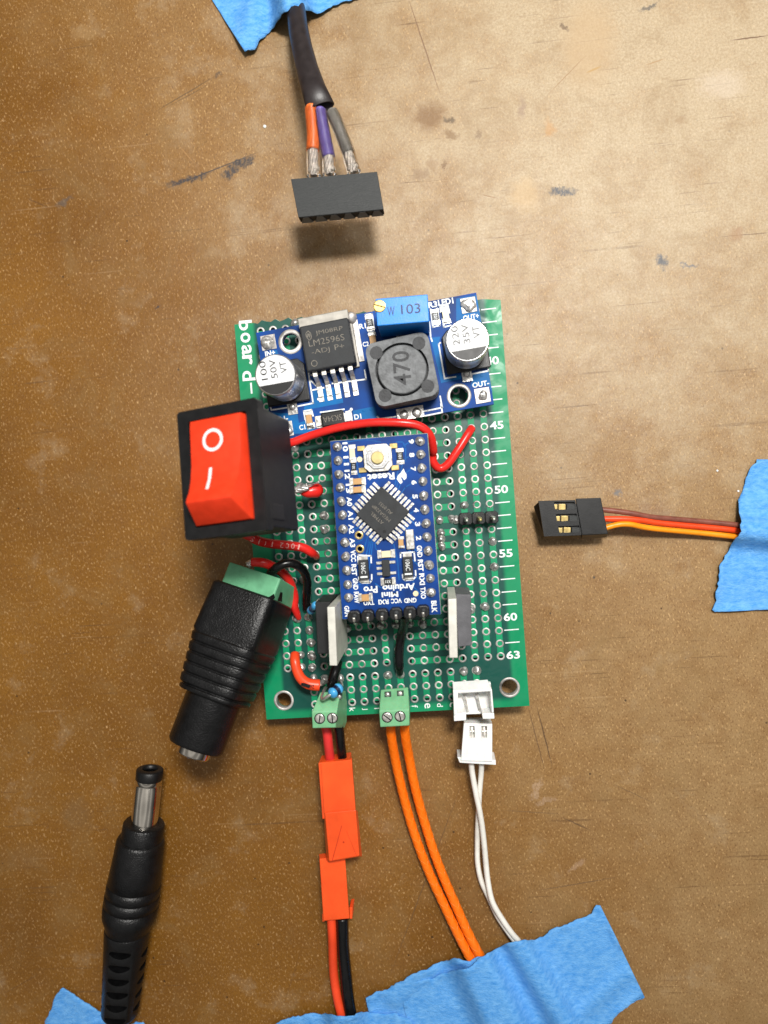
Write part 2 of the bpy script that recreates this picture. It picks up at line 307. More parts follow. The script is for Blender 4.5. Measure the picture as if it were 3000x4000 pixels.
# ================================================================ table
def table():
    mb = MB(); g = 1.0
    mb.add([(-60, -60, 0), (60, -60, 0), (60, 70, 0), (-60, 70, 0)], [[0, 1, 2, 3]])
    m = bpy.data.materials.new('worn_brown_hardboard'); m.use_nodes = True; nt = m.node_tree; N = nt.nodes.new; L = nt.links.new; b = nt.nodes['Principled BSDF']
    tc = N('ShaderNodeTexCoord'); src = tc.outputs['Object']
    def nz(scale, detail=4, rough=.55, vec=None, dist=0):
        n = N('ShaderNodeTexNoise'); n.inputs['Scale'].default_value = scale; n.inputs['Detail'].default_value = detail; n.inputs['Roughness'].default_value = rough; n.inputs['Distortion'].default_value = dist
        L(vec or src, n.inputs['Vector']); return n.outputs[0]
    def rng(x, a, bb, lo=0, hi=1):
        r = N('ShaderNodeMapRange'); r.inputs[1].default_value = a; r.inputs[2].default_value = bb; r.inputs[3].default_value = lo; r.inputs[4].default_value = hi; L(x, r.inputs[0]); return r.outputs[0]
    def mix(fac, c1, c2, k=None):
        x = N('ShaderNodeMixRGB')
        if isinstance(fac, float): x.inputs[0].default_value = fac
        else: L(fac, x.inputs[0])
        for s_, c in ((1, c1), (2, c2)):
            if isinstance(c, tuple): x.inputs[s_].default_value = (*[lin(v) for v in c], 1)
            else: L(c, x.inputs[s_])
        return x.outputs[0]
    def mul(a, bb):
        x = N('ShaderNodeMath'); x.operation = 'MULTIPLY'; L(a, x.inputs[0])
        if isinstance(bb, float): x.inputs[1].default_value = bb
        else: L(bb, x.inputs[1])
        return x.outputs[0]
    big = nz(.22, 6, .6)
    col = mix(rng(big, .35, .65), (112, 72, 14), (134, 90, 26))
    gd = N('ShaderNodeVectorMath'); gd.operation = 'DOT_PRODUCT'; gd.inputs[1].default_value = (.95, .3, 0); L(src, gd.inputs[0])
    age_glare = N('ShaderNodeMath'); age_glare.operation = 'ADD'; L(gd.outputs['Value'], age_glare.inputs[0]); L(rng(nz(.35, 6, .65), .3, .7, -3, 3), age_glare.inputs[1])
    col = mix(rng(age_glare.outputs[0], -5.5, 3.0), col, (152, 121, 80))      # greyer towards the right, glare haze mixed into the worn finish colour
    col = mix(mul(rng(nz(2.2, 5, .65), .42, .7), .4), col, (118, 78, 32))
    mp = N('ShaderNodeMapping'); mp.inputs['Rotation'].default_value = (0, 0, .9); mp.inputs['Scale'].default_value = (1, .62, 1); L(src, mp.inputs[0])
    # fibre flecks
    col = mix(mul(rng(nz(26, 2, .5, mp.outputs[0]), .58, .70), .42), col, (220, 178, 122))
    col = mix(mul(rng(nz(13, 2, .5, mp.outputs[0]), .66, .74), .24), col, (226, 190, 140))
    col = mix(mul(rng(nz(31, 3, .6, mp.outputs[0]), .52, .68), .55), col, (84, 50, 20))
    v = N('ShaderNodeTexVoronoi'); v.inputs['Scale'].default_value = 1.7; L(src, v.inputs['Vector'])
    col = mix(mul(rng(v.outputs['Distance'], .05, .03), .8), col, (44, 28, 14))
    # worn finish with lamp glare painted into its pale tone, towards one corner
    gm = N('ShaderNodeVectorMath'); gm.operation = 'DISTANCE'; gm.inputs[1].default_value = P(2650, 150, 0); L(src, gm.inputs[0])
    wear_glare = rng(gm.outputs['Value'], 11.5, 2.0, 0, 1)
    wn = N('ShaderNodeMath'); wn.operation = 'ADD'; L(wear_glare, wn.inputs[0]); L(rng(nz(.9, 7, .7), .3, .7, -.42, .42), wn.inputs[1])
    wear_glare_mask = rng(wn.outputs[0], .15, 1.0)
    col = mix(mul(wear_glare_mask, .74), col, mix(rng(nz(21, 5, .75), .3, .7), (156, 136, 104), (202, 186, 158)))
    col = mix(mul(rng(nz(.75, 8, .72, None, .8), .5, .72), .5), col, (132, 104, 64))
    for ang_, sc_, k_, c_ in ((.75, (.22, 13, 1), .5, (90, 62, 34)), (-1.1, (.3, 15, 1), .6, (96, 68, 38)), (.9, (.5, 19, 1), .6, (86, 60, 34)), (1.9, (.25, 14, 1), .16, (206, 176, 136))):      # hairline scratches
        m_ = N('ShaderNodeMapping'); m_.inputs['Rotation'].default_value = (0, 0, ang_); m_.inputs['Scale'].default_value = sc_; L(src, m_.inputs[0])
        col = mix(mul(mul(rng(nz(1.1, 2, .4, m_.outputs[0]), .69, .72), rng(nz(.7, 3, .6), .46, .62)), k_), col, c_)
    # marks with a shape of their own
    dn = N('ShaderNodeTexNoise'); dn.inputs['Scale'].default_value = 4.5; dn.inputs['Detail'].default_value = 7; dn.inputs['Roughness'].default_value = .7; L(src, dn.inputs['Vector'])
    sb = N('ShaderNodeVectorMath'); sb.operation = 'SUBTRACT'; L(dn.outputs['Color'], sb.inputs[0]); sb.inputs[1].default_value = (.5, .5, .5)
    def dcoord(k):
        sc = N('ShaderNodeVectorMath'); sc.operation = 'SCALE'; L(sb.outputs[0], sc.inputs[0]); sc.inputs['Scale'].default_value = k
        ad = N('ShaderNodeVectorMath'); ad.operation = 'ADD'; L(src, ad.inputs[0]); L(sc.outputs[0], ad.inputs[1]); return ad.outputs[0]
    d_s, d_l = dcoord(.5), dcoord(.035)
    ink = (48, 50, 56); streak = rng(nz(17, 4, .7, mp.outputs[0]), .35, .55, .25, 1.0)
    blobs = [((735, 703), 105, 17, 12, ink, .9), ((930, 648), 85, 24, 30, ink, .9), ((250, 785), 40, 14, 25, (84, 80, 76), .6), ((853, 290), 14, 14, 0, ink, .6), ((617, 1205), 16, 7, 20, ink, .8),
             ((1680, 455), 62, 60, 20, (118, 84, 44), .75), ((1762, 528), 30, 20, -15, (120, 90, 52), .7), ((1870, 525), 14, 14, 0, (116, 92, 66), .6), ((1755, 465), 18, 15, 0, (84, 66, 44), .8), ((1738, 642), 17, 16, 0, (110, 78, 40), .8), ((1685, 640), 22, 20, 0, (140, 110, 74), .6),
             ((2200, 748), 58, 16, -8, (66, 72, 80), .9), ((2588, 1022), 22, 30, 20, (70, 78, 88), .85), ((2692, 1036), 46, 11, -8, (84, 92, 102), .75),
             ((2300, 170), 110, 190, 0, (178, 150, 112), .55), ((2205, 110), 20, 10, -40, (104, 82, 60), .8), ((2535, 25), 40, 10, 30, (84, 80, 74), .8), ((2145, 500), 24, 42, 15, (176, 132, 78), .6), ((2880, 915), 30, 30, 0, (150, 116, 82), .7), ((2662, 473), 24, 15, 0, (150, 124, 90), .7),
             ((2050, 760), 60, 70, 0, (186, 156, 112), .5), ((2040, 420), 18, 50, 0, (138, 112, 92), .6), ((1640, 680), 40, 24, 30, (130, 104, 76), .5), ((2820, 330), 90, 60, 0, (204, 190, 174), .3),
             ((2095, 3085), 46, 16, 60, (196, 170, 148), .35), ((2130, 3130), 50, 14, 20, (192, 166, 144), .3), ((2250, 3385), 40, 14, 50, (186, 158, 136), .3), ((300, 3185), 70, 80, 20, (112, 92, 66), .3), ((110, 3340), 110, 60, 10, (128, 100, 66), .25), ((330, 130), 60, 30, 0, (176, 146, 104), .3), ((2560, 2020), 80, 50, 0, (120, 94, 78), .35), ((2320, 2255), 6, 6, 0, (60, 56, 50), .8), ((2415, 1925), 12, 18, -20, (100, 106, 112), .7)]
    for (p, rx, ry, ang, c, k) in blobs:
        z = P(*p, 0); sx = rx / 187; sy = ry / 187
        mpn = N('ShaderNodeMapping'); mpn.vector_type = 'TEXTURE'; mpn.inputs['Location'].default_value = z; mpn.inputs['Rotation'].default_value = (0, 0, math.radians(ang - 4.3)); mpn.inputs['Scale'].default_value = (sx, sy, 1)
        L(d_s if rx > 10 else d_l, mpn.inputs[0]); ln = N('ShaderNodeVectorMath'); ln.operation = 'LENGTH'; L(mpn.outputs[0], ln.inputs[0])
        mk = mul(rng(ln.outputs['Value'], *((1.05, .6) if c == ink or rx > 40 and ry < 20 else (1.15, .5))), k)
        if c == ink or rx > 40 and ry < 20: mk = mul(mk, streak)
        col = mix(mk, col, c)
    lines = [((600, 440), (850, 292), 2.2, (88, 68, 46), .7), ((650, 420), (830, 322), 2, (88, 68, 46), .5), ((630, 745), (1020, 590), 3, ink, .6), ((1590, -20), (1722, 375), 2.6, (120, 92, 66), .8), ((2140, 370), (2290, 215), 2, (150, 118, 80), .7), ((2850, 158), (3010, 138), 3, (110, 84, 60), .8),
             ((2060, 2750), (2130, 3020), 2.4, (88, 64, 44), .6), ((2095, 2750), (2160, 3005), 3, (82, 60, 40), .7), ((2190, 3190), (2310, 3245), 3, (88, 66, 46), .6), ((2080, 3482), (2420, 3425), 2.4, (104, 80, 56), .6), ((1815, 3030), (1512, 3840), 2.4, (96, 72, 48), .55), ((1950, 3165), (2200, 3180), 2.2, (110, 86, 60), .5),
             ((2290, 285), (2350, 258), 5, (170, 138, 88), .8), ((2520, 255), (2600, 228), 3, (158, 126, 84), .7), ((1880, 760), (1945, 775), 2.5, (140, 108, 72), .7), ((2350, 1010), (2500, 880), 2, (168, 140, 104), .5), ((95, 770), (200, 815), 2.5, (96, 66, 36), .6), ((2000, 2320), (2150, 2560), 2, (110, 84, 60), .35), ((2390, 3060), (2560, 3140), 2, (100, 78, 54), .5), ((700, 570), (760, 640), 2, (170, 128, 80), .5), ((830, 560), (870, 820), 1.8, (112, 80, 44), .4), ((20, 3880), (160, 3800), 2, (90, 60, 34), .5), ((1100, 3950), (1180, 3700), 2, (90, 64, 40), .3)]
    for (p0, p1, hw, c, k) in lines:
        a_, b_ = P(*p0, 0), P(*p1, 0); mid = (a_ + b_) / 2; d = b_ - a_
        mpn = N('ShaderNodeMapping'); mpn.vector_type = 'TEXTURE'; mpn.inputs['Location'].default_value = mid; mpn.inputs['Rotation'].default_value = (0, 0, math.atan2(d.y, d.x)); mpn.inputs['Scale'].default_value = (d.length / 2, hw / 187, 1)
        L(d_l, mpn.inputs[0]); ln = N('ShaderNodeVectorMath'); ln.operation = 'LENGTH'; L(mpn.outputs[0], ln.inputs[0])
        col = mix(mul(rng(ln.outputs['Value'], 1.1, .6), min(1.0, k * 1.25)), col, c)
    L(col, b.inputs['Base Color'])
    L(rng(nz(5, 6, .7), .3, .7, .36, .52), b.inputs['Roughness'])
    b.inputs['Specular IOR Level'].default_value = .42
    bp = N('ShaderNodeBump'); bp.inputs['Strength'].default_value = .55; bp.inputs['Distance'].default_value = .02; L(nz(11, 7, .75, mp.outputs[0]), bp.inputs['Height']); L(bp.outputs[0], b.inputs['Normal'])
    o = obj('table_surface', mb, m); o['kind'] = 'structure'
table()

# ================================================================ green perforated board
TB = .16
board = thing('circuit_board', 'green perforated board with ruler numbers 40 to 63, carrying all the modules', 'circuit board', (-2.2, 3, 0))
def circuit_board():
    xl, xr = -19.07 * .254, 1.95 * .254; yt, ybm = (63 - 35.28) * .254, (63 - 67.05) * .254
    out = [(xl, ybm), (xr, ybm), (xr, yt - .02), (xr - .35, yt + .03)]
    x = xr - .45
    while x > xl + .45:                       # ragged edge where the board was snapped through a row of holes
        out.append((x, yt + .03 * math.sin(x * 24.7) + random.uniform(-.012, .012))); x -= .09
    out += [(xl + .4, yt - .005), (xl, yt)]
    holes = []; hs = []
    for r in range(36, 67):
        for c in range(18):
            if r > 63 and not 2 <= c <= 15: continue
            off = -.004 if r > 63 else 0
            hs.append((c, r, -c * .254 + off, (63 - r) * .254 - (.006 if r > 63 else 0)))
    for c, r, x, y in hs: holes.append(circ((x, y), .047, 10, c))
    mh = [P(1990.4, 2685.3, ZB), P(1108.5, 2736, ZB)]
    for p in mh: holes.append(circ(p, .158, 28))
    mb = MB(); mb.plate(out, holes, ZB - TB, ZB); obj('board_panel', mb, M_board, board)
    e = MB(); n = len(out)                     # bare snapped edge, standing proud at the top
    pts = [p for p in out[4:-2]]
    for a, b_ in zip(pts, pts[1:]):
        e.add([(a[0], a[1] + .002, ZB - .155), (b_[0], b_[1] + .002, ZB - .155), (b_[0], b_[1] - .0, ZB - .004), (a[0], a[1] - .0, ZB - .004)], [[0, 1, 2, 3]])
        e.add([(a[0], a[1] + .03, ZB - .15), (b_[0], b_[1] + .03, ZB - .15), (b_[0], b_[1] + .002, ZB - .02), (a[0], a[1] + .002, ZB - .02)], [[0, 1, 2, 3]])
    obj('broken_edge', e, M_fr4, board)
    # copper strips under the mask
    t = MB(); z0, z1 = ZB + .0005, ZB + .005; hw = .062
    def strip(xa, ya, xb, yb): t.prism([(xa, ya), (xb, ya), (xb, yb), (xa, yb)], z0, z1)
    for r in range(36, 64):
        y = (63 - r) * .254
        for a, b_ in ((3, 7), (10, 14)): strip(-b_ * .254, y - hw, -a * .254, y + hw)
    for c in (0, 1, 2, 8, 9, 15, 16, 17): strip(-c * .254 - hw, 0, -c * .254 + hw, 27 * .254)
    for c in range(2, 16): strip(-c * .254 - hw - .004, -3 * .254, -c * .254 + hw - .004, -.254)
    obj('copper_strips', t, M_trace, board)
    # tinned pads: ring round every hole
    def padmb():
        p = MB(); n = 18
        prof = [(.047, -TB - .004), (.047, .008), (.054, .012), (.078, .009), (.084, .001)]
        p.lathe(Matrix.Identity(4), prof, n, cap=False); return p
    first = None; vis = []
    def seen(c, r):
        if r <= 43 and c > 0: return 0
        if r < 44: return 0
        if 5 <= c <= 12 and r <= 59: return 0
        return 1
    order = sorted(hs, key=lambda h: (-seen(h[0], h[1]), h[0] + abs(h[1] - 58) * .25))
    pm = padmb().mesh('solder_pad', M_pad, Vector((0, 0, 0)))
    for h in order[:100]:
        o = bpy.data.objects.new('solder_pad', pm); C.objects.link(o); o.parent = board; o.location = Vector((h[2], h[3], ZB)) - board.location
    rest = MB(); src = padmb()
    for h in order[100:]: rest.add([v + Vector((h[2], h[3], ZB)) for v in src.v], src.f, True)
    tag(obj('solder_pad', rest, M_pad, board), None, kind='stuff')
    for p in mh:
        m_ = MB(); m_.lathe(Matrix.Translation((p.x, p.y, ZB)), [(.158, -TB - .004), (.156, .004), (.17, .012), (.198, .01), (.206, .001)], 36, cap=False); obj('mounting_ring', m_, M_pad, board)
    # ruler and lettering
    s = MB(); zi = ZB + .004
    for r in range(36, 63):
        y = (63 - r) * .254
        if r % 5 == 0: continue
        if r == 59 or True: line(s, (.085 + .03, y + .005, zi), (.385, y + .01, zi), .022, zi)
    for r in (40, 45, 50, 55, 60, 63): text(s, str(r), Matrix.Translation((.245, (63 - r) * .254 + .012, zi)), .16, .265, off=.025)
    for c, ch in zip(range(2, 16), 'abcdefgHIJKLMN'.lower().replace('j', 'J').replace('i', 'I')):
        text(s, ch, Matrix.Translation((-c * .254 - .01, -3 * .254 - .155, zi)) @ Matrix.Rotation(-PI / 2, 4, 'Z'), .12, off=.01)
    M = Matrix.Rotation(-PI / 2, 4, 'Z')
    for ch, (x, y) in (('b', (290, 335)), ('o', (290, 512)), ('a', (308, 690)), ('r', (318, 835)), ('d', (340, 1060)), ('-', (375, 1240))):
        text(s, ch, Matrix.Translation(W(r6, x, y, zi)) @ M, {'b': .27, 'd': .27, '-': .035}.get(ch, .205), .2 if ch != '-' else .22, off=.02)
    obj('board_writing', s, M_ink, board)
    # solder joints
    sj = [(r2, 600, 1010), (r2, 250, 1215), (r2, 425, 1205), (r2, 262, 1410), (r2, 280, 1595), (r2, 1010, 1530), (r2, 1040, 1890), (r3, 900, 435), (r3, 602, 1365), (r3, 785, 1360), (r4, 765, 600), (r4, 795, 775), (r4, 805, 960), (r4, 808, 1130),
          (r2, 490, 1215), (r2, 270, 1500), (r5, 560, 180), (r5, 690, 2080), (r6, 1000, 300), (r3, 700, 480),
          (r4, 830, 1290), (r4, 1000, 1290), (r4, 645, 955), (r4, 655, 1130), (r5, 975, 1150), (r5, 980, 1355), (r7, 430, 1055), (r7, 605, 1050), (r4, 1310, 565), (r4, 1205, 1290), (r4, 755, 415), (r4, 600, 430), (r7, 930, 320), (r7, 745, 325), (r7, 535, 335), (r7, 325, 345)]
    for i, (q, x, y) in enumerate(sj):
        p = W(q, x, y, ZB + .005); m_ = MB(); m_.blob(p, .088, .09, i, rough=.35); obj('solder_joint', m_, M_solder, board, loc=p)
    # legs of the parts sticking out below carry the board
    for c, r in ((1, 37), (16, 37), (1, 62), (16, 62), (8, 50)):
        m_ = MB(); p = hole(c, r, 0); m_.lathe(Matrix.Translation(p), [(.03, 0.0), (.05, .2), (.08, ZB - TB)], 8); obj('leg', m_, M_solder, board)
circuit_board()

# ================================================================ step-down converter module
ZC = ZB + .5
Mc = FR((1000, 1300), (1860.2, 1142.9), ZC); angc = math.atan2(Mc[1][0], Mc[0][0])
conv = thing('voltage_converter_module', 'blue power module with two silver capacitors and a grey coil, atop the green board', 'electronic module', (-2.4, 5.9, ZB))
def FC(q, x, y, z=ZC, a=0): return FA(q(x, y), z, angc + a)
def chipres(parent, name, M, l, w_, h, body, mark=None):   # small surface part with two end caps, long axis local y
    o = MB(); o.box(M, w_, l * .62, h); ob = obj(name, o, body, parent, loc=M.translation, bevel=.004)
    for s in (-1, 1):
        e = MB(); e.box(M, w_ * 1.04, l * .19, h * 1.03, (0, s * l * .405, 0)); e.box(M, w_ * 1.3, l * .3, .012, (0, s * l * .46, 0)); obj('end_cap', e, M_silver, ob, bevel=.003)
    if mark:
        t = MB(); text(t, mark, M @ Matrix.Translation((0, 0, h + .003)) @ Matrix.Rotation(PI / 2, 4, 'Z'), w_ * .5, off=.01); obj('marking', t, M_ink, ob)
    return ob
def converter():
    W3 = lambda p, z=ZC: P(*p, z)
    tl, tr, br = W3((1000, 1300)), W3((1860.2, 1142.9)), W3((1929.4, 1578.7)); bl = tl + (br - tr)
    hc = [(r6(940, 570), .158, .24), (r1(528, 1645), .168, .235)]
    mb = MB(); mb.plate([bl, br, tr, tl], [circ(W3(p), a, 28) for p, a, b_ in hc], ZC - .13, ZC); obj('board_panel', mb, M_modblue, conv)
    ed = MB()                                 # pale laminate rim seen at the cut edges
    cs = [tl, bl, br, tr, tl]
    for a, b_ in zip(cs, cs[1:]):
        d = (b_ - a).normalized(); n = Vector((d.y, -d.x, 0)) * -1
        a0 = a - n * -.0; ed.add([a + Vector((0, 0, -.002)), a - n * .012 * -1 + Vector((0, 0, -.06)), b_ - n * .012 * -1 + Vector((0, 0, -.06)), b_ + Vector((0, 0, -.002))], [[0, 1, 2, 3]])
        ed.add([a + n * .012 + Vector((0, 0, -.06)), a + n * .012 + Vector((0, 0, -.128)), b_ + n * .012 + Vector((0, 0, -.128)), b_ + n * .012 + Vector((0, 0, -.06))], [[0, 1, 2, 3]])
    obj('laminate_edge', ed, M_fr4, conv)
    for p, a, b_ in hc:
        m_ = MB(); m_.lathe(Matrix.Translation(W3(p)), [(a, -.135), (a, .006), (a + .015, .014), (b_ - .01, .012), (b_, .001)], 36, cap=False); obj('mounting_ring', m_, M_pad, conv)
    # corner posts that carry the module
    for (q, x, y) in ((r6, 622, 582), (r1, 670, 335), (r1, 870, 1635), (r6, 850, 1800)):
        m_ = MB(); p = W(q, x, y, ZC); m_.box(Matrix.Translation((p.x, p.y, ZB + .01)), .064, .064, ZC - ZB + .02); obj('pin', m_, M_silver, conv)
    # copper areas
    t = MB(); z = ZC + .003
    def poly(pts): t.add([W(q, x, y, z) for q, x, y in pts][::-1], [list(range(len(pts)))])
    poly([(r6, 640, 700), (r6, 740, 690), (r6, 770, 760), (r6, 640, 780)])
    poly([(qa, 1330, 100), (qa, 1450, 80), (qa, 1500, 360), (qa, 1330, 230)])
    poly([(r6, 1250, 1260), (r6, 1660, 1220), (r6, 1700, 1450), (r6, 1130, 1560), (r6, 1140, 1500), (r6, 1270, 1460)])
    poly([(r6, 660, 1590), (r6, 1040, 1610), (r6, 1060, 1740), (r6, 1180, 1700), (r6, 1300, 1880), (r6, 980, 1900), (r6, 900, 1690), (r6, 700, 1700)])
    poly([(r1, 110, 810), (r1, 260, 790), (r1, 230, 900), (r1, 300, 1400), (r1, 560, 1350), (r1, 560, 1400), (r1, 270, 1460), (r1, 160, 990)])
    poly([(qa, 720, 760), (qa, 850, 735), (qa, 870, 810), (qa, 730, 835)])
    poly([(r1, 730, 1340), (r1, 950, 1300), (r1, 1010, 1600), (r1, 950, 1500), (r1, 700, 1500)])
    obj('copper_area', t, M_modlight, conv)
    # white frames and writing
    s = MB(); zi = ZC + .006; wd = .028
    def fr(q, pts, close=False):
        v = [W(q, x, y, zi) for x, y in pts]
        if close: v.append(v[0])
        pline(s, v, wd)
    fr(r6, [(650, 1510), (665, 1555), (885, 1520)]); fr(r6, [(1045, 1500), (1265, 1455), (1190, 970)]); fr(r6, [(1230, 1130), (1360, 1250)])
    fr(r6, [(1150, 1690), (1130, 1570), (1240, 1550), (1265, 1640)]); fr(r6, [(1175, 1745), (1190, 1825), (1290, 1805), (1275, 1735)])
    fr(r1, [(1, 1870), (70, 1858), (285, 1815), (255, 1650)]); fr(r1, [(140, 860), (120, 800), (100, 580)]); fr(r1, [(118, 395), (150, 655), (250, 630), (215, 385)], False)
    fr(r1, [(262, 440), (255, 355), (365, 340), (390, 450)]); fr(r1, [(290, 530), (310, 655), (410, 630)]); fr(r1, [(258, 880), (235, 900), (320, 1395), (480, 1370)]); fr(r1, [(720, 1330), (950, 1285), (915, 1000)])
    fr(qa, [(795, 195), (835, 190), (848, 295), (815, 298)], True); fr(qa, [(480, 640), (550, 625)]); fr(qa, [(600, 600), (800, 575), (790, 520)]); fr(qa, [(865, 795), (880, 808), (975, 795)]); fr(qa, [(440, 800), (455, 858), (490, 862)], False)
    fr(qa, [(530, 770), (670, 752)]); fr(qa, [(700, 760), (712, 800)]); fr(qa, [(1150, 790), (1248, 770), (1240, 720)])
    def tx(str_, q, x, y, h, wd_=None, a=0): text(s, str_, FC(q, x, y, zi, a), h, wd_, off=.03)
    tx('IN+', r6, 645, 735, .1, .2); tx('IN-', r6, 830, 1680, .1, .2); tx('R3', r1, 148, 330, .115, .17); tx('LED1', r1, 335, 290, .115, .29); tx('OUT+', r1, 700, 510, .1, .3); tx('OUT-', r1, 840, 1475, .1, .32)
    tx('C1', qa, 423, 858, .1, .12); tx('D1', qa, 750, 795, .1, .14); tx('R1', qa, 778, 262, .1, .13); tx('C2', qa, 797, 368, .09, .12); tx('RT1', qa, 1010, 330, .09, .2)
    for (x, y) in ((520, 692), (712, 752)):
        p = W(qa, x, y, zi); s.add([Vector((a, b_, zi)) for a, b_ in circ(p, .03, 10)], [list(range(10))])
    obj('module_writing', s, M_ink, conv)
    v = MB()
    for (x, y) in ((785, 760), (827, 752), (792, 808), (870, 795), (390, 865), (1335, 555), (1480, 555), (910, 470)): 
        p = W(qa, x, y, ZC); v.lathe(Matrix.Translation(p), [(.012, .004), (.024, .006), (.03, .001)], 10)
    obj('plated_holes', v, M_modlight, conv)
    # corner solder pads
    for i, (q, x, y) in enumerate(((r6, 622, 582), (r1, 665, 340), (r1, 865, 1640), (r6, 870, 1830))):
        M = FC(q, x, y); m_ = MB(); m_.box(M, .29, .29, .014); pad = obj('solder_pad', m_, M_pad, conv, loc=M.translation, bevel=.01)
        m_ = MB(); m_.blob(M @ Vector((0, 0, .012)), .13 if i != 2 else .09, .07, i + 40, rough=.5, seg=16); m_.box(M, .06, .06, .08); obj('solder_joint', m_, M_solder, pad)
    # capacitors
    def cap(base, top_px, tq, lines_, rc, tall, padp):
        M = FA(base, ZC, angc); h = .1
        o = MB(); a = .415
        o.prism([(-a, -a), (a, -a), (a, a - .1), (a - .1, a), (-a + .1, a), (-a, a - .1)] if False else [(-a, -a), (a, -a), (a, a - .12), (a - .12, a), (-a + .12, a), (-a, a - .12)], 0.012, h, M)
        cp = obj('capacitor', o, M_black, conv, loc=M.translation, bevel=.02)
        o = MB(); R = rc; o.lathe(M, [(R * .95, h), (R, h + .05), (R, h + .13), (R * .965, h + .16), (R * .965, h + .19), (R, h + .22), (R, tall - .06), (R * .985, tall - .02), (R * .94, tall)], 48); obj('can', o, M_alu, cp)
        o = MB(); o.lathe(M, [(R * .93, tall), (R * .92, tall + .004)], 48); obj('lid', o, M_alutop, cp)
        o = MB(); yc = -.42 * R; k = R * .925
        a0 = math.asin(yc / k); pts = [(k * math.cos(t), k * math.sin(t)) for t in [PI - a0 + (PI + 2 * a0) * i / 24 for i in range(25)]]
        o.add([M @ Vector((x, y, tall + .008)) for x, y in pts], [list(range(25))]); obj('polarity_mark', o, M_blackink, cp)
        o = MB()
        for i, l in enumerate(lines_): text(o, l, M @ Matrix.Translation((-.2 + i * .185 + .0, .11, tall + .008)) @ Matrix.Rotation(PI / 2, 4, 'Z'), .118, (.34, .34, .21)[i] * (1 if len(l) > 2 else 1), off=-.004)
        obj('writing', o, M_blackink, cp)
        o = MB(); Mp = FC(*padp); o.box(Mp, .19, .24, .02); o.blob(Mp @ Vector((0, .02, .015)), .07, .05, 3); obj('terminal', o, M_solder, cp)
    cap(r6(883, 1163), None, None, ('100', '50V', 'VT'), .38, .97, (r6, 970, 1530))
    cap(r1(622, 985), None, None, ('220', '35V', 'VT'), .388, .92, (r1, 640, 1350))
    # regulator
    Mr = FR(qa(430, 300), qa(712, 245), ZC + .44); Mr.translation = W(qa, 590, 397, ZC); 
    o = MB(); o.box(Mr, .93, .86, .36, (0, 0, .06)); reg = obj('regulator_chip', o, M_chip, conv, loc=Mr.translation, bevel=.03)
    o = MB(); o.box(Mr, .96, .2, .13, (0, .50, .22)); o.box(Mr, .97, .9, .05, (0.02, .0, .01)); obj('metal_tab', o, mat('dull_metal_tab', (158, 154, 146), .5, metal=.4, var=.15, vs=6), reg, bevel=.015)
    o = MB(); o.box(Mr, .1, .8, .02, (.56, .05, .012)); o.blob(Mr @ Vector((.5, .5, .02)), .12, .14, 5); obj('solder_joint', o, M_pad, reg)
    for i in range(5):
        x = -.34 + i * .17; o = MB()
        y0 = -.42; path = [(y0, .26), (y0 - .1, .26), (y0 - .19, .07), (y0 - .26, .03), (y0 - .46, .03)]
        tt = .028
        for (a, za), (b_, zb_) in zip(path, path[1:]):
            o.add([Mr @ Vector((x + sx * .042, yy, zz + dz)) for yy, zz in ((a, za), (b_, zb_)) for sx in (-1, 1) for dz in (0, tt)], [[0, 1, 3, 2], [4, 6, 7, 5], [1, 5, 7, 3], [0, 2, 6, 4], [0, 4, 5, 1], [2, 3, 7, 6]])
        o.box(Mr, .1, .3, .014, (x, y0 - .40, .004)); obj('lead', o, M_silver, reg)
    o = MB(); zt = .425
    for t_, x, y, h, wv in (('JM08RP', .08, .24, .1, .52), ('LM2596S', 0, .08, .115, .68), ('-ADJ', -.14, -.1, .11, .34), ('P+', .22, -.08, .1, .18)): text(o, t_, Mr @ Matrix.Translation((x, y, zt)), h, wv, off=-.01)
    o.plate(circ((-.3, -.3), .06, 18), [circ((-.3, -.3), .048, 18)], zt, zt + .002, Mr)
    for a in ((-.34, .18), (-.34, .3), (-.26, .18), (-.26, .3)): pass
    pline(o, [Mr @ Vector((x, y, zt)) for x, y in ((-.36, .2), (-.36, .28), (-.31, .32), (-.27, .26), (-.27, .18), (-.31, .14), (-.36, .2))], .014)
    pline(o, [Mr @ Vector((x, y, zt)) for x, y in ((-.34, .2), (-.32, .28), (-.3, .18), (-.29, .26))], .012)
    obj('writing', o, M_greyink, reg)
    # trimmer potentiometer
    zt = ZC + 1.0
    Mt = FR((1463, 1168), (1668, 1150), zt); ctr = (P(1463, 1166, zt) + P(1668, 1148, zt) + P(1676, 1258, zt) + P(1480, 1274, zt)) / 4; Mt.translation = Vector((ctr.x, ctr.y, ZC))
    o = MB(); o.box(Mt, .93, .48, .97, (0, 0, .03)); trm = obj('trimmer', o, M_trim, conv, loc=Mt.translation, bevel=.015)
    Ms = Matrix.Translation(P(1482, 1195, zt + .02)) @ Matrix.Rotation(.0, 4, 'Z')
    o = MB(); o.lathe(Ms, [(.112, -.16), (.112, -.01), (.1, .0)], 20); Mg = Ms @ Matrix.Rotation(-.35, 4, 'Z')
    sl_ = MB(); sl_.box(Mg, .2, .022, .004)
    sc_ = obj('screw', o, M_brass, trm, bevel=.01); obj('slot', sl_, mat('dark_slot', (40, 28, 12), .6), sc_)
    o = MB(); text(o, 'W', Mt @ Matrix.Translation((-.2, -.005, 1.004)), .17, .13, off=.0); text(o, '103', Mt @ Matrix.Translation((.15, .01, 1.004)), .17, .34, off=.0); obj('writing', o, M_blueink, trm)
    o = MB(); o.box(Mt, .8, .3, .02, (0.02, -.32, .0)); 
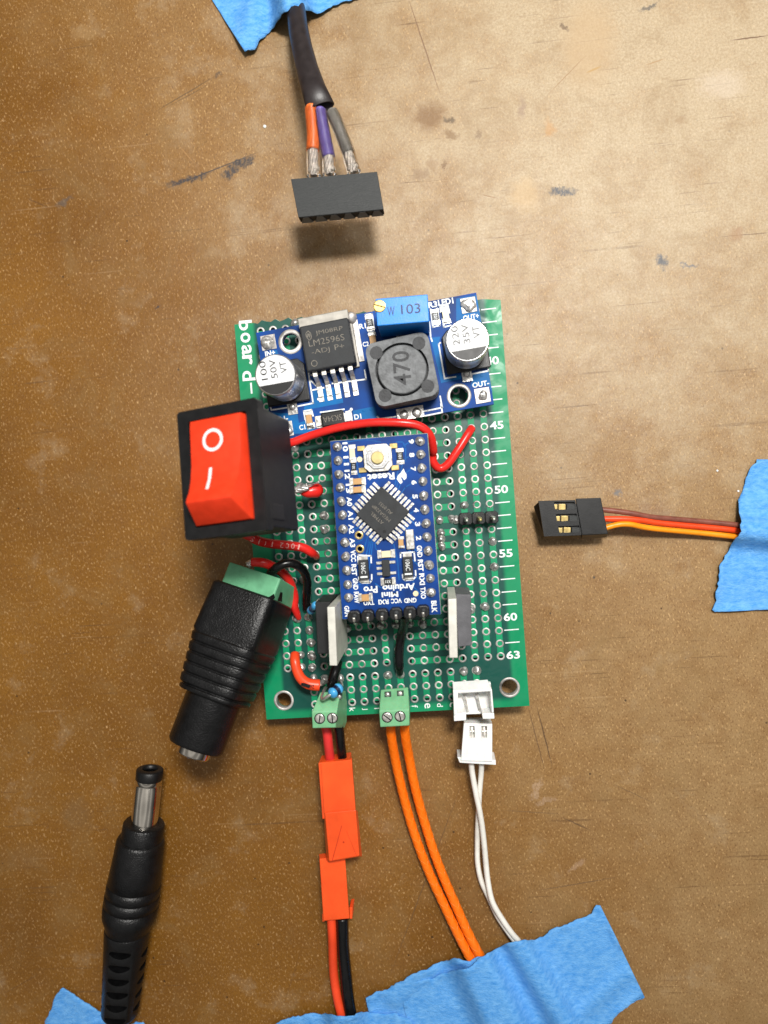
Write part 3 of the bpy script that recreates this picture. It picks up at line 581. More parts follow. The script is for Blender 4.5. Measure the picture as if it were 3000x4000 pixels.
    # inductor
    cI = W(qa, 1020, 548, ZC); zi_ = .62; MI = Matrix.Translation(cI) @ Matrix.Rotation(angc + .045, 4, 'Z')
    o = MB(); o.prism(rrect(1.2, 1.2, .17, 6), .03, zi_ - .16, MI, True)
    notch = [circ((sx * .40, sy * .40), .12, 14) for sx in (-1, 1) for sy in (-1, 1)]
    ind = obj('inductor', o, M_ferrite, conv, loc=cI, bevel=.03)
    o = MB(); o.plate(rrect(1.18, 1.18, .17, 6), [circ((0, 0), .49, 48)], zi_ - .165, zi_ - .02, MI); co = obj('cover', o, M_ferrite, ind)
    for h in notch:
        o = MB(); o.prism(h, zi_ - .1, zi_ - .012, MI); obj('notch', o, M_ferriteD, ind)
    o = MB(); o.lathe(MI, [(.45, zi_ - .17), (.45, zi_ - .03), (.43, zi_)], 48); obj('core', o, M_ferrite, ind)
    o = MB(); o.lathe(MI, [(.49, zi_ - .155), (.45, zi_ - .15)], 48, cap=False); obj('groove', o, M_ferriteD, ind)
    o = MB(); text(o, '470', MI @ Matrix.Translation((-.0, .02, zi_ + .003)) @ Matrix.Rotation(PI / 2 - .12, 4, 'Z'), .32, .62, off=.01); obj('writing', o, M_ferriteD, ind)
    for (x, y, l) in ((1060, 775, .52),):
        Mp = FC(qa, x, y); o = MB(); o.box(Mp, l, .22, .05); o.blob(Mp @ Vector((-.12, -.02, .03)), .1, .06, 8); o.blob(Mp @ Vector((.12, -.02, .03)), .1, .07, 9); obj('terminal', o, M_solder, ind)
    # diode, small parts
    M = FC(qa, 610, 812); o = MB(); o.box(M, .44, .28, .2); di = obj('diode', o, M_black, conv, loc=M.translation, bevel=.03)
    for s_ in (-1, 1): e = MB(); e.box(M, .14, .17, .05, (s_ * .27, 0, 0)); e.box(M, .13, .24, .015, (s_ * .3, 0, 0)); obj('terminal', e, M_silver, di, bevel=.008)
    o = MB(); text(o, 'SK34A', M @ Matrix.Translation((0, .0, .203)) @ Matrix.Rotation(PI, 4, 'Z'), .11, .36, off=-.01); obj('writing', o, M_greyink, di)
    chipres(conv, 'resistor', FC(r1, 188, 510), .24, .12, .05, M_black, '102'); chipres(conv, 'resistor', FC(qa, 822, 245), .24, .12, .05, M_black, '331')
    chipres(conv, 'led', FC(r1, 335, 490, a=.03), .26, .12, .07, M_cream); chipres(conv, 'ceramic_capacitor', FC(qa, 467, 812), .26, .11, .08, M_tan); chipres(conv, 'ceramic_capacitor', FC(qa, 840, 345), .24, .12, .08, M_tan)
converter()

# ================================================================ microcontroller module
ZM = ZB + 1.15
pm = thing('microcontroller_module', 'narrow deep blue board with a diamond turned chip and a reset button', 'microcontroller', (-2.2, 1.9, ZB))
Mp0 = FR((1289.7, 1724.3), (1668.8, 1693.6), ZM); angp = math.atan2(Mp0[1][0], Mp0[0][0])
def FM(x, y, z=ZM, a=0): return FA(qc(x, y), z, angp + a)
def promini():
    cs = [(1289.7, 1724.3), (1338, 2418.5), (1721.6, 2399), (1668.8, 1693.6)]
    v = [P(*c, ZM) for c in cs]; vias = [W(qc, 395, 860, ZM), W(qc, 402, 965, ZM)]
    o = MB(); o.plate(v, [circ(p, .045, 14) for p in vias], ZM - .16, ZM); obj('board_panel', o, M_pmblue, pm)
    o = MB()
    for a, b_ in zip(v, v[1:] + v[:1]):
        d = (b_ - a).normalized(); n = Vector((d.y, -d.x, 0)); o.add([a + Vector((0, 0, -.002)), a + n * .012 + Vector((0, 0, -.04)), b_ + n * .012 + Vector((0, 0, -.04)), b_ + Vector((0, 0, -.002))], [[0, 1, 2, 3]])
        o.add([a + n * .012 + Vector((0, 0, -.04)), a + n * .012 + Vector((0, 0, -.158)), b_ + n * .012 + Vector((0, 0, -.158)), b_ + n * .012 + Vector((0, 0, -.04))], [[0, 1, 2, 3]])
    obj('laminate_edge', o, M_fr4, pm)
    for p in vias: o = MB(); o.lathe(Matrix.Translation(p), [(.045, -.16), (.045, .006), (.05, .008), (.08, .006), (.083, .001)], 24, cap=False); obj('plated_hole', o, M_gold, pm)
    lp = [(228, 188), (237, 290), (243, 398), (252, 500), (262, 602), (270, 708), (277, 812), (287, 915), (295, 1022), (302, 1130), (308, 1236), (315, 1335)]
    rp = [(860, 140), (867, 243), (873, 348), (880, 453), (887, 558), (897, 665), (905, 770), (913, 873), (922, 980), (930, 1085), (938, 1190), (945, 1298)]
    for i, p in enumerate(lp + rp):
        c = W(qc, *p, ZM + .002); o = MB(); o.blob(c, .09, .075, i, rough=.25); o.lathe(Matrix.Translation(c), [(.032, .02), (.03, .125), (.015, .14)], 8); obj('solder_joint', o, M_solder, pm, loc=c)
    for side in (lp, rp):                    # socket strips underneath
        a, b_ = W(qc, *side[0], ZM), W(qc, *side[-1], ZM); d = (b_ - a).normalized(); M = frame(Vector(((a.x + b_.x) / 2, (a.y + b_.y) / 2, ZB + .01)), d, Vector((0, 0, 1)).cross(d), Vector((0, 0, 1)))
        o = MB(); o.box(M, 3.05, .24, ZM - .16 - ZB - .012); obj('socket_strip', o, M_black, pm)
    # traces
    t = MB(); z = ZM + .003
    def tr(*pts): pline(t, [W(qc, x, y, z) for x, y in pts], .02)
    for i, (x, y) in enumerate(lp): tr((x + 35, y), (x + 60, y + 12), (x + 130, y + 12 + (30 if i < 6 else -30)), (x + 190, 690 + (i - 6) * 38))
    for i, (x, y) in enumerate(rp): tr((x - 35, y), (x - 80, y + 10), (x - 130, y + 40 if i < 6 else y - 40), (x - 190, 680 + (i - 6) * 34))
    tr((680, 150), (730, 150), (750, 190), (750, 300)); tr((290, 150), (440, 130), (560, 150)); tr((520, 880), (520, 960), (560, 1000)); tr((470, 830), (480, 900), (450, 1000)); tr((660, 930), (690, 1060), (700, 1200)); tr((520, 1230), (560, 1260), (720, 1260))
    obj('copper_traces', t, M_pmtrace, pm)
    # writing
    s = MB(); zi = ZM + .006; CW = -PI / 2
    L_ = ['10', '11', '12', '13', 'A0', 'A1', 'A2', 'A3', 'VCC', 'RST', 'GND', 'RAW']; Lp = [(290, 187), (297, 292), (306, 397), (315, 503), (322, 603), (331, 706), (337, 812), (345, 917), (351, 1018), (358, 1125), (368, 1232), (377, 1335)]
    R_ = ['9', '8', '7', '6', '5', '4', '3', '2', 'GND', 'RST', 'RXI', 'TXO']; Rp = [(793, 145), (798, 248), (808, 355), (815, 458), (822, 565), (832, 668), (842, 775), (850, 882), (857, 983), (865, 1090), (875, 1195), (884, 1300)]
    for tt, p in list(zip(L_, Lp)) + list(zip(R_, Rp)): text(s, tt, FM(*p, zi, CW), .095, {1: .08, 2: .17, 3: .215}[len(tt)], off=.035)
    text(s, 'BLK', FM(968, 1405, zi, CW), .1, .22, off=.035); text(s, 'GRN', FM(303, 1440, zi, CW), .09, .2, off=.03)
    for tt, x, y, h, wv in (('Reset', 562, 415, .13, .5), ('Arduino', 698, 1258, .125, .6), ('Pro', 483, 1275, .13, .26), ('Mini', 630, 1313, .1, .31), ('GND', 786, 1357, .09, .23), ('VCC', 680, 1360, .09, .2), ('RXI', 582, 1368, .09, .19), ('TXO', 470, 1375, .09, .2)):
        text(s, tt, FM(x, y, zi, PI), h, wv, off=.035)
    fl = [(683, 430), (690, 405), (712, 385), (735, 352), (745, 378), (757, 395), (757, 425), (740, 440), (728, 425), (722, 412), (716, 425), (728, 455), (712, 470), (695, 450)]
    s.add([W(qc, x, y, zi) for x, y in fl], [list(range(len(fl)))[::-1]])
    def fr(pts): pline(s, [W(qc, x, y, zi) for x, y in pts], .026)
    fr([(390, 1080), (385, 1012), (487, 1018), (488, 1070)]); fr([(392, 1180), (395, 1205), (415, 1225), (478, 1222), (492, 1205), (492, 1160)])
    fr([(712, 1030), (712, 996), (815, 988), (822, 1055)]); fr([(728, 1160), (730, 1190), (748, 1205), (808, 1198), (828, 1175), (826, 1130)])
    obj('board_writing', s, M_ink, pm)
    for (x, y) in ((400, 282), (827, 1305)):
        o = MB(); o.lathe(Matrix.Translation(W(qc, x, y, ZM)), [(.053, .002), (.05, .009)], 20); obj('alignment_dot', o, M_cream, pm)
    # reset button
    M = FM(541, 272, ZM, .0); o = MB(); o.prism(rrect(.52, .50, .09, 1), .0, .1, M); rb = obj('reset_button', o, M_silver, pm, loc=M.translation, bevel=.01)
    o = MB(); o.prism(rrect(.42, .40, .12, 1), .1, .135, M); obj('cover', o, M_alu, rb, bevel=.01)
    o = MB(); o.prism(rrect(.33, .32, .11, 1), .135, .145, M); obj('cover_rim', o, M_pad, rb, bevel=.004)
    o = MB(); o.lathe(M, [(.115, .14), (.115, .185), (.1, .195)], 24); obj('plunger', o, mat('pale_plunger', (206, 188, 128), .5, metal=.2), rb)
    for sx in (-1, 1):
        for sy in (-1, 1): o = MB(); o.box(M, .14, .09, .03, (sx * .30, sy * .2, .004)); obj('terminal', o, M_gold, rb, bevel=.006)
    # processor: square turned 45 degrees
    c = W(qc, 580, 690, ZM); d = (W(qc, 768, 680, ZM) - W(qc, 392, 700, ZM)); a45 = math.atan2(d.y, d.x) + PI / 4
    M = Matrix.Translation(c) @ Matrix.Rotation(a45, 4, 'Z'); o = MB(); o.box(M, .69, .69, .1, (0, 0, .015)); ch = obj('processor_chip', o, M_chip, pm, loc=c, bevel=.012)
    for k in range(4):
        Mk = M @ Matrix.Rotation(k * PI / 2, 4, 'Z')
        for i in range(8):
            x = (i - 3.5) * .083; o = MB(); o.box(Mk, .045, .08, .02, (x, .38, .055)); o.box(Mk, .05, .1, .02, (x, .455, .008)); obj('lead', o, M_silver, ch)
    o = MB(); Mt = M @ Matrix.Translation((0, 0, .118)); 
    Mt2 = Mt @ Matrix.Rotation(PI, 4, 'Z')
    Mt3 = Matrix.Translation(c + Vector((0, 0, .118))) @ Matrix.Rotation(a45 - PI / 2 + PI, 4, 'Z')
    for t_, y, wv in (('ATMEL', -.14, .3), ('MEGA328P', -.02, .42), ('AU 0933', .1, .3)): text(o, t_, Mt3 @ Matrix.Translation((0.02, -y, 0)), .06, wv, off=-.01)
    obj('writing', o, M_greyink, ch)
    o = MB(); o.lathe(Matrix.Translation(W(qc, 588, 832, ZM + .116)), [(.03, 0), (.028, .003)], 14); obj('pin_mark', o, M_blackink, ch)
    # small parts
    chipres(pm, 'led', FM(345, 235), .26, .1, .05, M_cream); chipres(pm, 'resistor', FM(355, 338), .24, .09, .04, M_black, '331'); chipres(pm, 'resistor', FM(708, 258), .24, .11, .04, M_black, '101')
    chipres(pm, 'ceramic_capacitor', FM(385, 450, a=PI / 2), .25, .11, .07, M_tan); chipres(pm, 'ceramic_capacitor', FM(385, 512, a=PI / 2), .25, .11, .07, M_tan); chipres(pm, 'ceramic_capacitor', FM(445, 1333, a=PI / 2), .22, .12, .07, M_tan)
    chipres(pm, 'ceramic_capacitor', FM(716, 915), .18, .09, .07, M_tan); chipres(pm, 'led', FM(603, 1003, a=PI / 2), .27, .12, .05, M_cream); chipres(pm, 'resistor', FM(618, 1212, a=PI / 2), .23, .11, .04, M_black, '331')
    M = FM(785, 890); o = MB(); o.box(M, .15, .36, .08); obj('crystal', o, M_silver, pm, loc=M.translation, bevel=.015)
    for (x, y) in ((435, 1118), (770, 1095)):
        M = FM(x, y); o = MB(); o.box(M, .18, .36, .14); tc_ = obj('tantalum_capacitor', o, M_chip, pm, loc=M.translation, bevel=.01)
        for s_ in (-1, 1): e = MB(); e.box(M, .16, .08, .05, (0, s_ * .2, 0)); obj('end_cap', e, M_silver, tc_)
        o = MB(); text(o, '106C', M @ Matrix.Translation((0, .03, .143)) @ Matrix.Rotation(-PI / 2, 4, 'Z'), .08, .2, off=.0); o.box(M, .13, .03, .002, (0, -.13, .141)); obj('writing', o, M_ink, tc_)
    M = FM(603, 1108); o = MB(); o.box(M, .14, .3, .1); vr = obj('regulator_chip', o, M_chip, pm, loc=M.translation, bevel=.01)
    for x, y in ((-1, .1), (-1, 0), (-1, -.1), (1, .1), (1, -.1)): o = MB(); o.box(M, .11, .045, .03, (x * .12, y, 0)); obj('lead', o, M_silver, vr)
    # angled six way pin header soldered at the end
    ph = None
    for i, x in enumerate((365, 468, 575, 680, 785, 885)):
        y = (1470, 1465, 1457, 1448, 1440, 1430)[i]; M = FM(x, y)
        o = MB(); o.prism(rrect(.235, .22, .05, 1), 0, .2, M)
        if ph is None: ph = obj('pin_header', o, M_black, pm, loc=M.translation, bevel=.02)
        else: obj('housing', o, M_black, ph, loc=M.translation, bevel=.02)
        o = MB(); a = M @ Vector((0, .0, .22)); o.tube([a + Vector((0, 0, .0)), M @ Vector((0, -.1, .15)), M @ Vector((-.01, -.2, -.2)), M @ Vector((-.01, -.17, -.7)), M @ Vector((-.01, -.15, -1.1))], .03, 6, sub=3); obj('pin', o, M_silver, ph)
        o = MB(); o.blob(M @ Vector((.01, .02, .2)), .05, .03, i + 70); obj('solder_joint', o, M_chip, ph)
promini()

# ================================================================ helpers for wires
def wire(name, pts, r, m, parent=None, label=None, cat='wire', group=None, loc=None, flat=1, strand=None, kinds=None):
    o = MB(); o.tube(pts, r, 12, flat); ob = obj(name, o, m, parent, loc=loc if loc is not None else (pts[0] if not parent else None))
    if label: tag(ob, label, cat, group)
    return ob
def PZ(*a): return [P(*(a_[0](a_[1], a_[2])), a_[3]) if callable(a_[0]) else P(*a_) for a_ in a]
def oval(M, a, b_, e, n=32):                 # super-ellipse section in local x, y
    o = []
    for i in range(n):
        t = 2 * PI * (i + .5) / n; c, s_ = math.cos(t), math.sin(t)
        o.append(M @ Vector((a * math.copysign(abs(c) ** (2 / e), c), b_ * math.copysign(abs(s_) ** (2 / e), s_), 0)))
    return o
def along(A, B, rollz=0):                     # frame at A: local z towards B, local y as upright as can be
    z = (B - A).normalized(); y = Vector((0, 0, 1)); y = (y - z * y.dot(z)).normalized(); x = y.cross(z)
    M = frame(A, x, y, z); return M @ Matrix.Rotation(rollz, 4, 'Z')
def stranded(mb, a, b_, r, n=5):
    d = (b_ - a); M = along(a, b_)
    for k in range(n):
        pts = [M @ Vector((r * .6 * math.cos(2 * PI * k / n + t * 2.4), r * .6 * math.sin(2 * PI * k / n + t * 2.4), d.length * t)) for t in (0, .25, .5, .75, 1)]
        mb.tube(pts, r * .42, 6, sub=3)

# ================================================================ rocker switch
def switch():
    tl_, tr_, brr, bl_ = P(692, 1610, 3.54), P(1000, 1553, 3.89), P(1047, 2068, 4.2), P(722, 2115, 3.86)
    o0 = (tr_ + brr + tl_ + bl_) / 4; u = ((tr_ + brr) / 2 - (tl_ + bl_) / 2); wd = u.length; u.normalize(); v = ((tl_ + tr_) / 2 - (bl_ + brr) / 2); hg = v.length; v.normalize(); n = u.cross(v).normalized()
    M = frame(o0, u, v, n)
    t = thing('rocker_switch', 'black rocker switch with red rocker marked O and I', 'switch', o0)
    o = MB()
    iw, ih = 1.06, 1.74
    o.plate(rrect(wd, hg, .06, 3), [rrect(iw, ih, .03, 2)], -.2, 0, M); bz = obj('bezel', o, M_black, t, bevel=.025, seg=3)
    o = MB(); o.plate(rrect(wd * .9, hg * .92, .04, 3), [rrect(iw, ih, .03, 2)], -1.25, -.2, M); o.box(M, iw, ih, .3, (0, 0, -1.25)); obj('housing', o, M_black, t, bevel=.03)
    o = MB(); M2 = M @ Matrix.Translation((wd * .45, -.72, -.62)); o.box(M2, .05, .25, .42, (.0, 0, -.1)); obj('snap_tongue', o, M_black, t, bevel=.01)
    o = MB()
    prof = [(.84, -.18), (.84, .05), (.70, .09), (.45, .10), (.1, .13), (-.15, .2), (-.34, .3), (-.47, .4), (-.53, .42), (-.57, .39), (-.845, .03), (-.845, -.18)]
    hw0, hw1 = .5, .42
    vs = []
    for y, z in prof:
        k = max(0, min(1, z / .36)) if z > 0 else 0; hw = hw0 - (.03 if z > .04 else 0) - (.075 * k)
        vs += [M @ Vector((-hw, y, z)), M @ Vector((hw, y, z))]
    np_ = len(prof); fs = [[2 * i, 2 * i + 1, 2 * (i + 1) + 1, 2 * (i + 1)] for i in range(np_ - 1)]
    fs += [[2 * (np_ - 1), 2 * (np_ - 1) + 1, 1, 0]]
    base = len(vs)
    for sd in (0, 1):                          # side walls as a fan from the foot of the rocker
        for i in range(np_ - 1):
            for y, z in (prof[i], prof[i + 1]): vs.append(M @ Vector(((-1 if sd == 0 else 1) * hw0, y * .999, -.18)))
            a, b_ = 2 * i + sd, 2 * (i + 1) + sd; c_, d_ = len(vs) - 2, len(vs) - 1
            fs.append([a, b_, d_, c_] if sd == 0 else [b_, a, c_, d_])
    o.add(vs, fs); rk = obj('rocker', o, M_rocker, t)
    bm = bmesh.new(); bm.from_mesh(rk.data); bmesh.ops.remove_doubles(bm, verts=bm.verts[:], dist=.0005); bmesh.ops.recalc_face_normals(bm, faces=bm.faces[:]); bm.to_mesh(rk.data); bm.free()
    b_ = rk.modifiers.new('bevel', 'BEVEL'); b_.width = .03; b_.segments = 3; b_.limit_method = 'ANGLE'; b_.angle_limit = .45
    for p in rk.data.polygons: p.use_smooth = True
    def surf(y):
        for (a, za), (b2, zb_) in zip(prof, prof[1:]):
            if b2 <= y <= a and a != b2: return za + (zb_ - za) * (a - y) / (a - b2)
        return 0
    o = MB(); c = (-.04, .47); outer = circ(c, .185, 36); inner = circ(c, .135, 36)
    vs = [M @ Vector((x, y, surf(y) + .006)) for x, y in outer] + [M @ Vector((x, y, surf(y) + .006)) for x, y in inner]
    o.add(vs, [[i, (i + 1) % 36, 36 + (i + 1) % 36, 36 + i] for i in range(36)])
    ys = [.02 - .36 * i / 10 for i in range(11)]
    vs = []
    for y in ys: vs += [M @ Vector((-.075 - .03, y, surf(y) + .007)), M @ Vector((-.025 - .03, y, surf(y) + .007))]
    o.add(vs, [[2 * i, 2 * i + 2, 2 * i + 3, 2 * i + 1] for i in range(10)])
    obj('symbols', o, M_ink, rk)
    for y in (.35, -.35):
        o = MB(); o.box(M @ Matrix.Translation((.1, y, -1.9)), .06, .46, .68); obj('terminal', o, M_silver, t)
    # soldered strands and the blob of red insulation
    o = MB(); a = W(qb, 1310, 985, 1.55); b2 = W(qb, 1490, 925, 1.5); stranded(o, a, W(qb, 1430, 950, 1.52), .075, 6); stranded(o, W(qb, 1420, 950, 1.5), W(qb, 1535, 905, 1.55), .03, 2)
    o.blob(W(qb, 1360, 965, 1.45), .11, .1, 3, rough=.5); obj('soldered_strands', o, M_solder, t)
    w2 = wire('red_wire', PZ((qb, 1350, 985, 1.35), (qb, 1420, 1000, 1.38), (qb, 1500, 985, 1.3), (qb, 1515, 985, 1.2)), [.05, .11, .15, .11], M_red, None, 'short red wire stub with soldered strands, right of the rocker switch', 'wire')
    return M
MSW = switch()

wire('red_wire', [MSW @ Vector((.1, .35, -1.75)), MSW @ Vector((.1, .35, -2.0))] + PZ((qb, 1190, 560, 1.5), (qb, 1290, 540, 1.5), (qa, 480, 905, 1.5), (qa, 640, 860, 1.55), (qa, 820, 832, 1.62), (qa, 1000, 832, 1.65), (qa, 1110, 850, 1.6), (qa, 1175, 905, 1.5), (qa, 1195, 990, 1.3), (qc, 955, 240, 1.15), (qc, 965, 310, 1.1), (qc, 1010, 350, 1.05), (qc, 1070, 320, 1.05), (qc, 1150, 210, 1.05), (qc, 1225, 90, 1.0), (qc, 1255, 45, .9)),
     [.08] * 18, M_red, None, 'long red wire running below the power module and bent in a V beside the microcontroller', 'wire')
o = MB(); stranded(o, W(qc, 1255, 45, .92), W(qc, 1250, 35, .72), .06)
rw3 = wire('red_wire', [MSW @ Vector((.1, -.35, -1.75)), MSW @ Vector((.05, -.45, -2.0))] + PZ((970, 2080, 1.9), (qb, 895, 1410, 1.9), (qb, 980, 1455, 1.75), (qb, 1100, 1480, 1.5), (qb, 1250, 1495, 1.3), (qb, 1380, 1515, 1.2), (qb, 1460, 1560, 1.1), (qb, 1510, 1600, .85)), [.08, .08, .08, .085, .09, .09, .09, .09, .09, .07], M_red, None, 'red wire with pale printed letters just below the rocker switch', 'wire')
o = MB()
for ch, x, y, z, a in (('S', 925, 1432, 1.84, -.42), ('H', 975, 1452, 1.76, -.33), ('O', 1035, 1468, 1.65, -.18), ('R', 1095, 1478, 1.52, -.14), ('2', 1195, 1490, 1.38, -.12), ('0', 1245, 1495, 1.32, -.12), ('0', 1298, 1498, 1.26, -.12), ('1', 1352, 1505, 1.21, -.3)):
    xs_ = (895, 980, 1100, 1250, 1380, 1460); zs_ = (1.9, 1.75, 1.5, 1.3, 1.2, 1.1); k_ = max(i for i in range(5) if x >= xs_[i]); z = zs_[k_] + (zs_[k_ + 1] - zs_[k_]) * (x - xs_[k_]) / (xs_[k_ + 1] - xs_[k_]) + .015
    text(o, ch, FA(qb(x, y), z, a - .07 + PI), .1, .07 if ch != '1' else .03, off=.0, wrap=.093)
obj('wire_print', o, mat('faded_print', (240, 180, 170), .6), rw3)

# ================================================================ barrel jack adapter
def adapter():
    q = qd; B = W(q, 860, 515, 1.42); T = W(q, 365, 1800, 2.2)
    ax = (T - B); Ln = ax.length; M = along(B, T, .22)
    t = thing('barrel_jack_adapter', 'black ribbed power jack adapter with a pale green end, lower left', 'power adapter', (B + T) / 2 * 1)
    def st(px_y):                              # station along the axis for survey row px_y
        return (px_y - 515) / (1800 - 515) * Ln
    o = MB(); R = []
    def sec(s_, a, b_, e): R.append(oval(M @ Matrix.Translation((0, 0, s_)), a, b_, e))
    sec(st(485), .62, .62, 7); sec(st(500), .66, .66, 8); sec(st(900), .685, .685, 8)
    k = .72
    y = 930
    for i in range(5):
        sec(st(y), k - .035, k - .035, 5); sec(st(y + 10), k, k, 4.5); sec(st(y + 66), k - .012, k - .012, 4.2); sec(st(y + 74), k - .035, k - .035, 4); y += 84; k -= .02
    sec(st(y), .60, .60, 3); sec(st(y + 10), .64, .64, 3); sec(st(y + 40), .63, .63, 3); sec(st(y + 46), .53, .53, 2)
    sec(st(1785), .525, .525, 2); sec(st(1812), .49, .49, 2); sec(st(1812), .33, .33, 2)
    o.rings(R); obj('body', o, M_blackrub, t, bevel=.012)
    o = MB(); Mt = M @ Matrix.Translation((0, 0, st(1800))); o.lathe(Mt, [(.315, -.1), (.315, .16), (.295, .19), (.27, .19), (.27, -.2)], 36, cap=False); obj('socket_ring', o, M_chrome, t)
    o = MB(); o.lathe(Mt, [(.26, -.1), (.26, .0)], 24); o.lathe(Mt, [(.06, 0), (.06, .17)], 12); obj('socket_core', o, M_black, t)
    o = MB(); Mg = M @ Matrix.Translation((.07, 0, -.46)); g = .55
    sp = [(-g, -g), (g * .62, -g), (g, -g * .2), (g, g * .62), (g * .9, g), (-g, g)]
    sp = rrect(2 * g, 2 * g, .03, 2)
    o.prism(sp, 0, .62, Mg); gb = obj('terminal_block', o, M_adgreen, t, bevel=.02)
    # the block leans forward a little: round mark on its face
    o = MB(); Mr = M @ Matrix.Translation((-.08, g + .001, -.18)) @ Matrix.Rotation(-PI / 2, 4, 'X'); o.plate(circ((0, 0), .12, 24), [circ((0, 0), .1, 24)], 0, .008, Mr); obj('moulded_circle', o, M_adgreen, gb)
    for s_ in (-1, 1):
        o = MB(); o.box(M @ Matrix.Translation((s_ * .27, .1, -.475)), .3, .4, .02); obj('wire_opening', o, M_black, gb)
    o = MB(); o.hull([W(q, *p, z) for *p, z in ((985, 520, 2.1), (1040, 485, 2.16), (1050, 520, 2.12), (1000, 560, 2.08))]); 
    o.hull([W(q, *p, z) for *p, z in ((1070, 545, 1.9), (1095, 470, 2.05), (1115, 475, 2.0), (1110, 555, 1.85))]); obj('torn_edge', o, M_blackrub, t)
    return M
MAD = adapter()
wire('red_wire', PZ((qd, 850, 212, 1.75), (qd, 930, 215, 1.75), (qd, 1010, 240, 1.65), (qd, 1110, 300, 1.4), (qd, 1170, 370, 1.2), (qd, 1215, 500, 1.0), (qd, 1215, 590, .95), (qd, 1240, 660, .85), (qd, 1255, 700, .78)), [.085, .09, .09, .09, .09, .085, .08, .07, .05], M_red, None, 'red wire looping from the green end of the jack adapter down to the board', 'wire')
ob = wire('black_wire', PZ((qd, 1010, 310, 1.65), (qd, 1060, 262, 1.85), (qd, 1140, 225, 1.85), (qd, 1220, 230, 1.75), (qd, 1290, 280, 1.5), (qd, 1325, 360, 1.3), (qd, 1328, 450, 1.15), (qd, 1322, 540, .95), (qd, 1325, 610, .8)), .085, M_blackwire, None, 'black wire arching from the green end of the jack adapter over the board', 'wire')
o = MB(); stranded(o, W(qd, 815, 235, 1.75), W(qd, 855, 210, 1.75), .07, 5); obj('bare_strands', o, M_silver, bpy.data.objects['barrel_jack_adapter'])

# ================================================================ barrel plug and its cable
def plug():
    q = qg; zt, zb = .62, .66
    A = W(q, 978, 205, .62); Bq = W(q, 928, 650, .62); Cc = W(q, 922, 690, .62); D = W(q, 905, 800, .62); E_ = W(q, 832, 1320, .64); F_ = W(q, 800, 1470, .6); G = W(q, 742, 2110, .45); H = W(q, 735, 2200, .4)
    t = thing('power_plug', 'black power plug with shiny metal tip and slotted cable sleeve, lower left', 'plug', (D.x, D.y, 0))
    def seg(name, a, b_, prof, m, n=40, **k):
        o = MB(); M = along(a, b_); L_ = (b_ - a).length; o.rings([oval(M @ Matrix.Translation((0, 0, f * L_)), r, r * k.get('fl', 1), 2, n) for f, r in prof], cap=k.get('cap', True)); return obj(name, o, m, t)
    seg('insulating_tip', A, W(q, 970, 290, .62), [(.35, .16), (.0, .16), (-.02, .19), (-.0, .23), (.06, .262), (.12, .275), (.9, .275), (1, .26)], M_black, cap=False)
    o = MB(); M = along(A, Bq); o.lathe(M, [(.2, .12), (.0, .121)], 24); obj('bore', o, M_blackwire, t)
    seg('metal_barrel', W(q, 970, 285, .62), W(q, 926, 690, .62), [(0, .272), (.07, .272), (.08, .262), (.1, .262), (.11, .272), (1, .272)], M_chrome, cap=False)
    seg('collar', W(q, 933, 630, .62), D, [(0, .30), (.0, .40), (.08, .425), (.8, .43), (1, .44)], M_blackrub)
    L0 = W(q, 908, 745, .62)
    seg('grip', L0, F_, [(0, .30), (.01, .46), (.04, .49), (.3, .52), (.48, .55), (.485, .535), (.495, .535), (.5, .555), (.59, .56), (.595, .545), (.605, .545), (.61, .565), (.70, .57), (.705, .555), (.715, .555), (.72, .57), (.82, .565), (.86, .55), (.93, .49), (.98, .46), (1, .44)], M_blackrub)
    # sleeve with slots cut through it
    o = MB(); M = along(F_, G); Ls = (G - F_).length; n = 40
    o.rings([oval(M @ Matrix.Translation((0, 0, f * Ls)), r, r, 2, n) for f, r in ((-.03, .46), (0, .47), (1, .385), (1.03, .35))]); sl = obj('cable_sleeve', o, M_blackrub, t)
    cut = MB()
    for i in range(6):
        for k in range(4):
            f = .13 + .165 * i + (0 if k % 2 == 0 else .08); r = .46 - .085 * f
            if f > .98: continue
            Mk = M @ Matrix.Translation((0, 0, f * Ls)) @ Matrix.Rotation(k * PI / 2 + PI / 2 - .12, 4, 'Z') @ Matrix.Translation((r, 0, 0)) @ Matrix.Rotation(PI / 2, 4, 'Y')
            pts = [(.082 * math.sin(a) , .225 * math.cos(a)) for a in [2 * PI * j / 18 for j in range(18)]]
            cut.prism([(p[0], p[1]) for p in pts], -.27, .14, Mk)
    co = obj('cutter', cut, M_blackrub)
    md = sl.modifiers.new('cut', 'BOOLEAN'); md.operation = 'DIFFERENCE'; md.object = co; md.solver = 'EXACT'
    dg = bpy.context.evaluated_depsgraph_get(); me = bpy.data.meshes.new_from_object(sl.evaluated_get(dg)); sl.modifiers.clear(); sl.data = me; bpy.data.objects.remove(co)
    b_ = sl.modifiers.new('bevel', 'BEVEL'); b_.width = .012; b_.segments = 2; b_.limit_method = 'ANGLE'; b_.angle_limit = .7
    o = MB(); o.tube([F_, (F_ + G) / 2, G, H, W(q, 720, 2330, .32), W(q, 700, 2600, .2)], [.12, .12, .2, .2, .2, .2], 16); cb = obj('cable', o, M_blackrub, t)
    o = MB(); text(o, '0', FA(q(655, 2190), .55, .3), .12, off=.0, wrap=None); obj('cable_print', o, M_ink, cb)
plug()

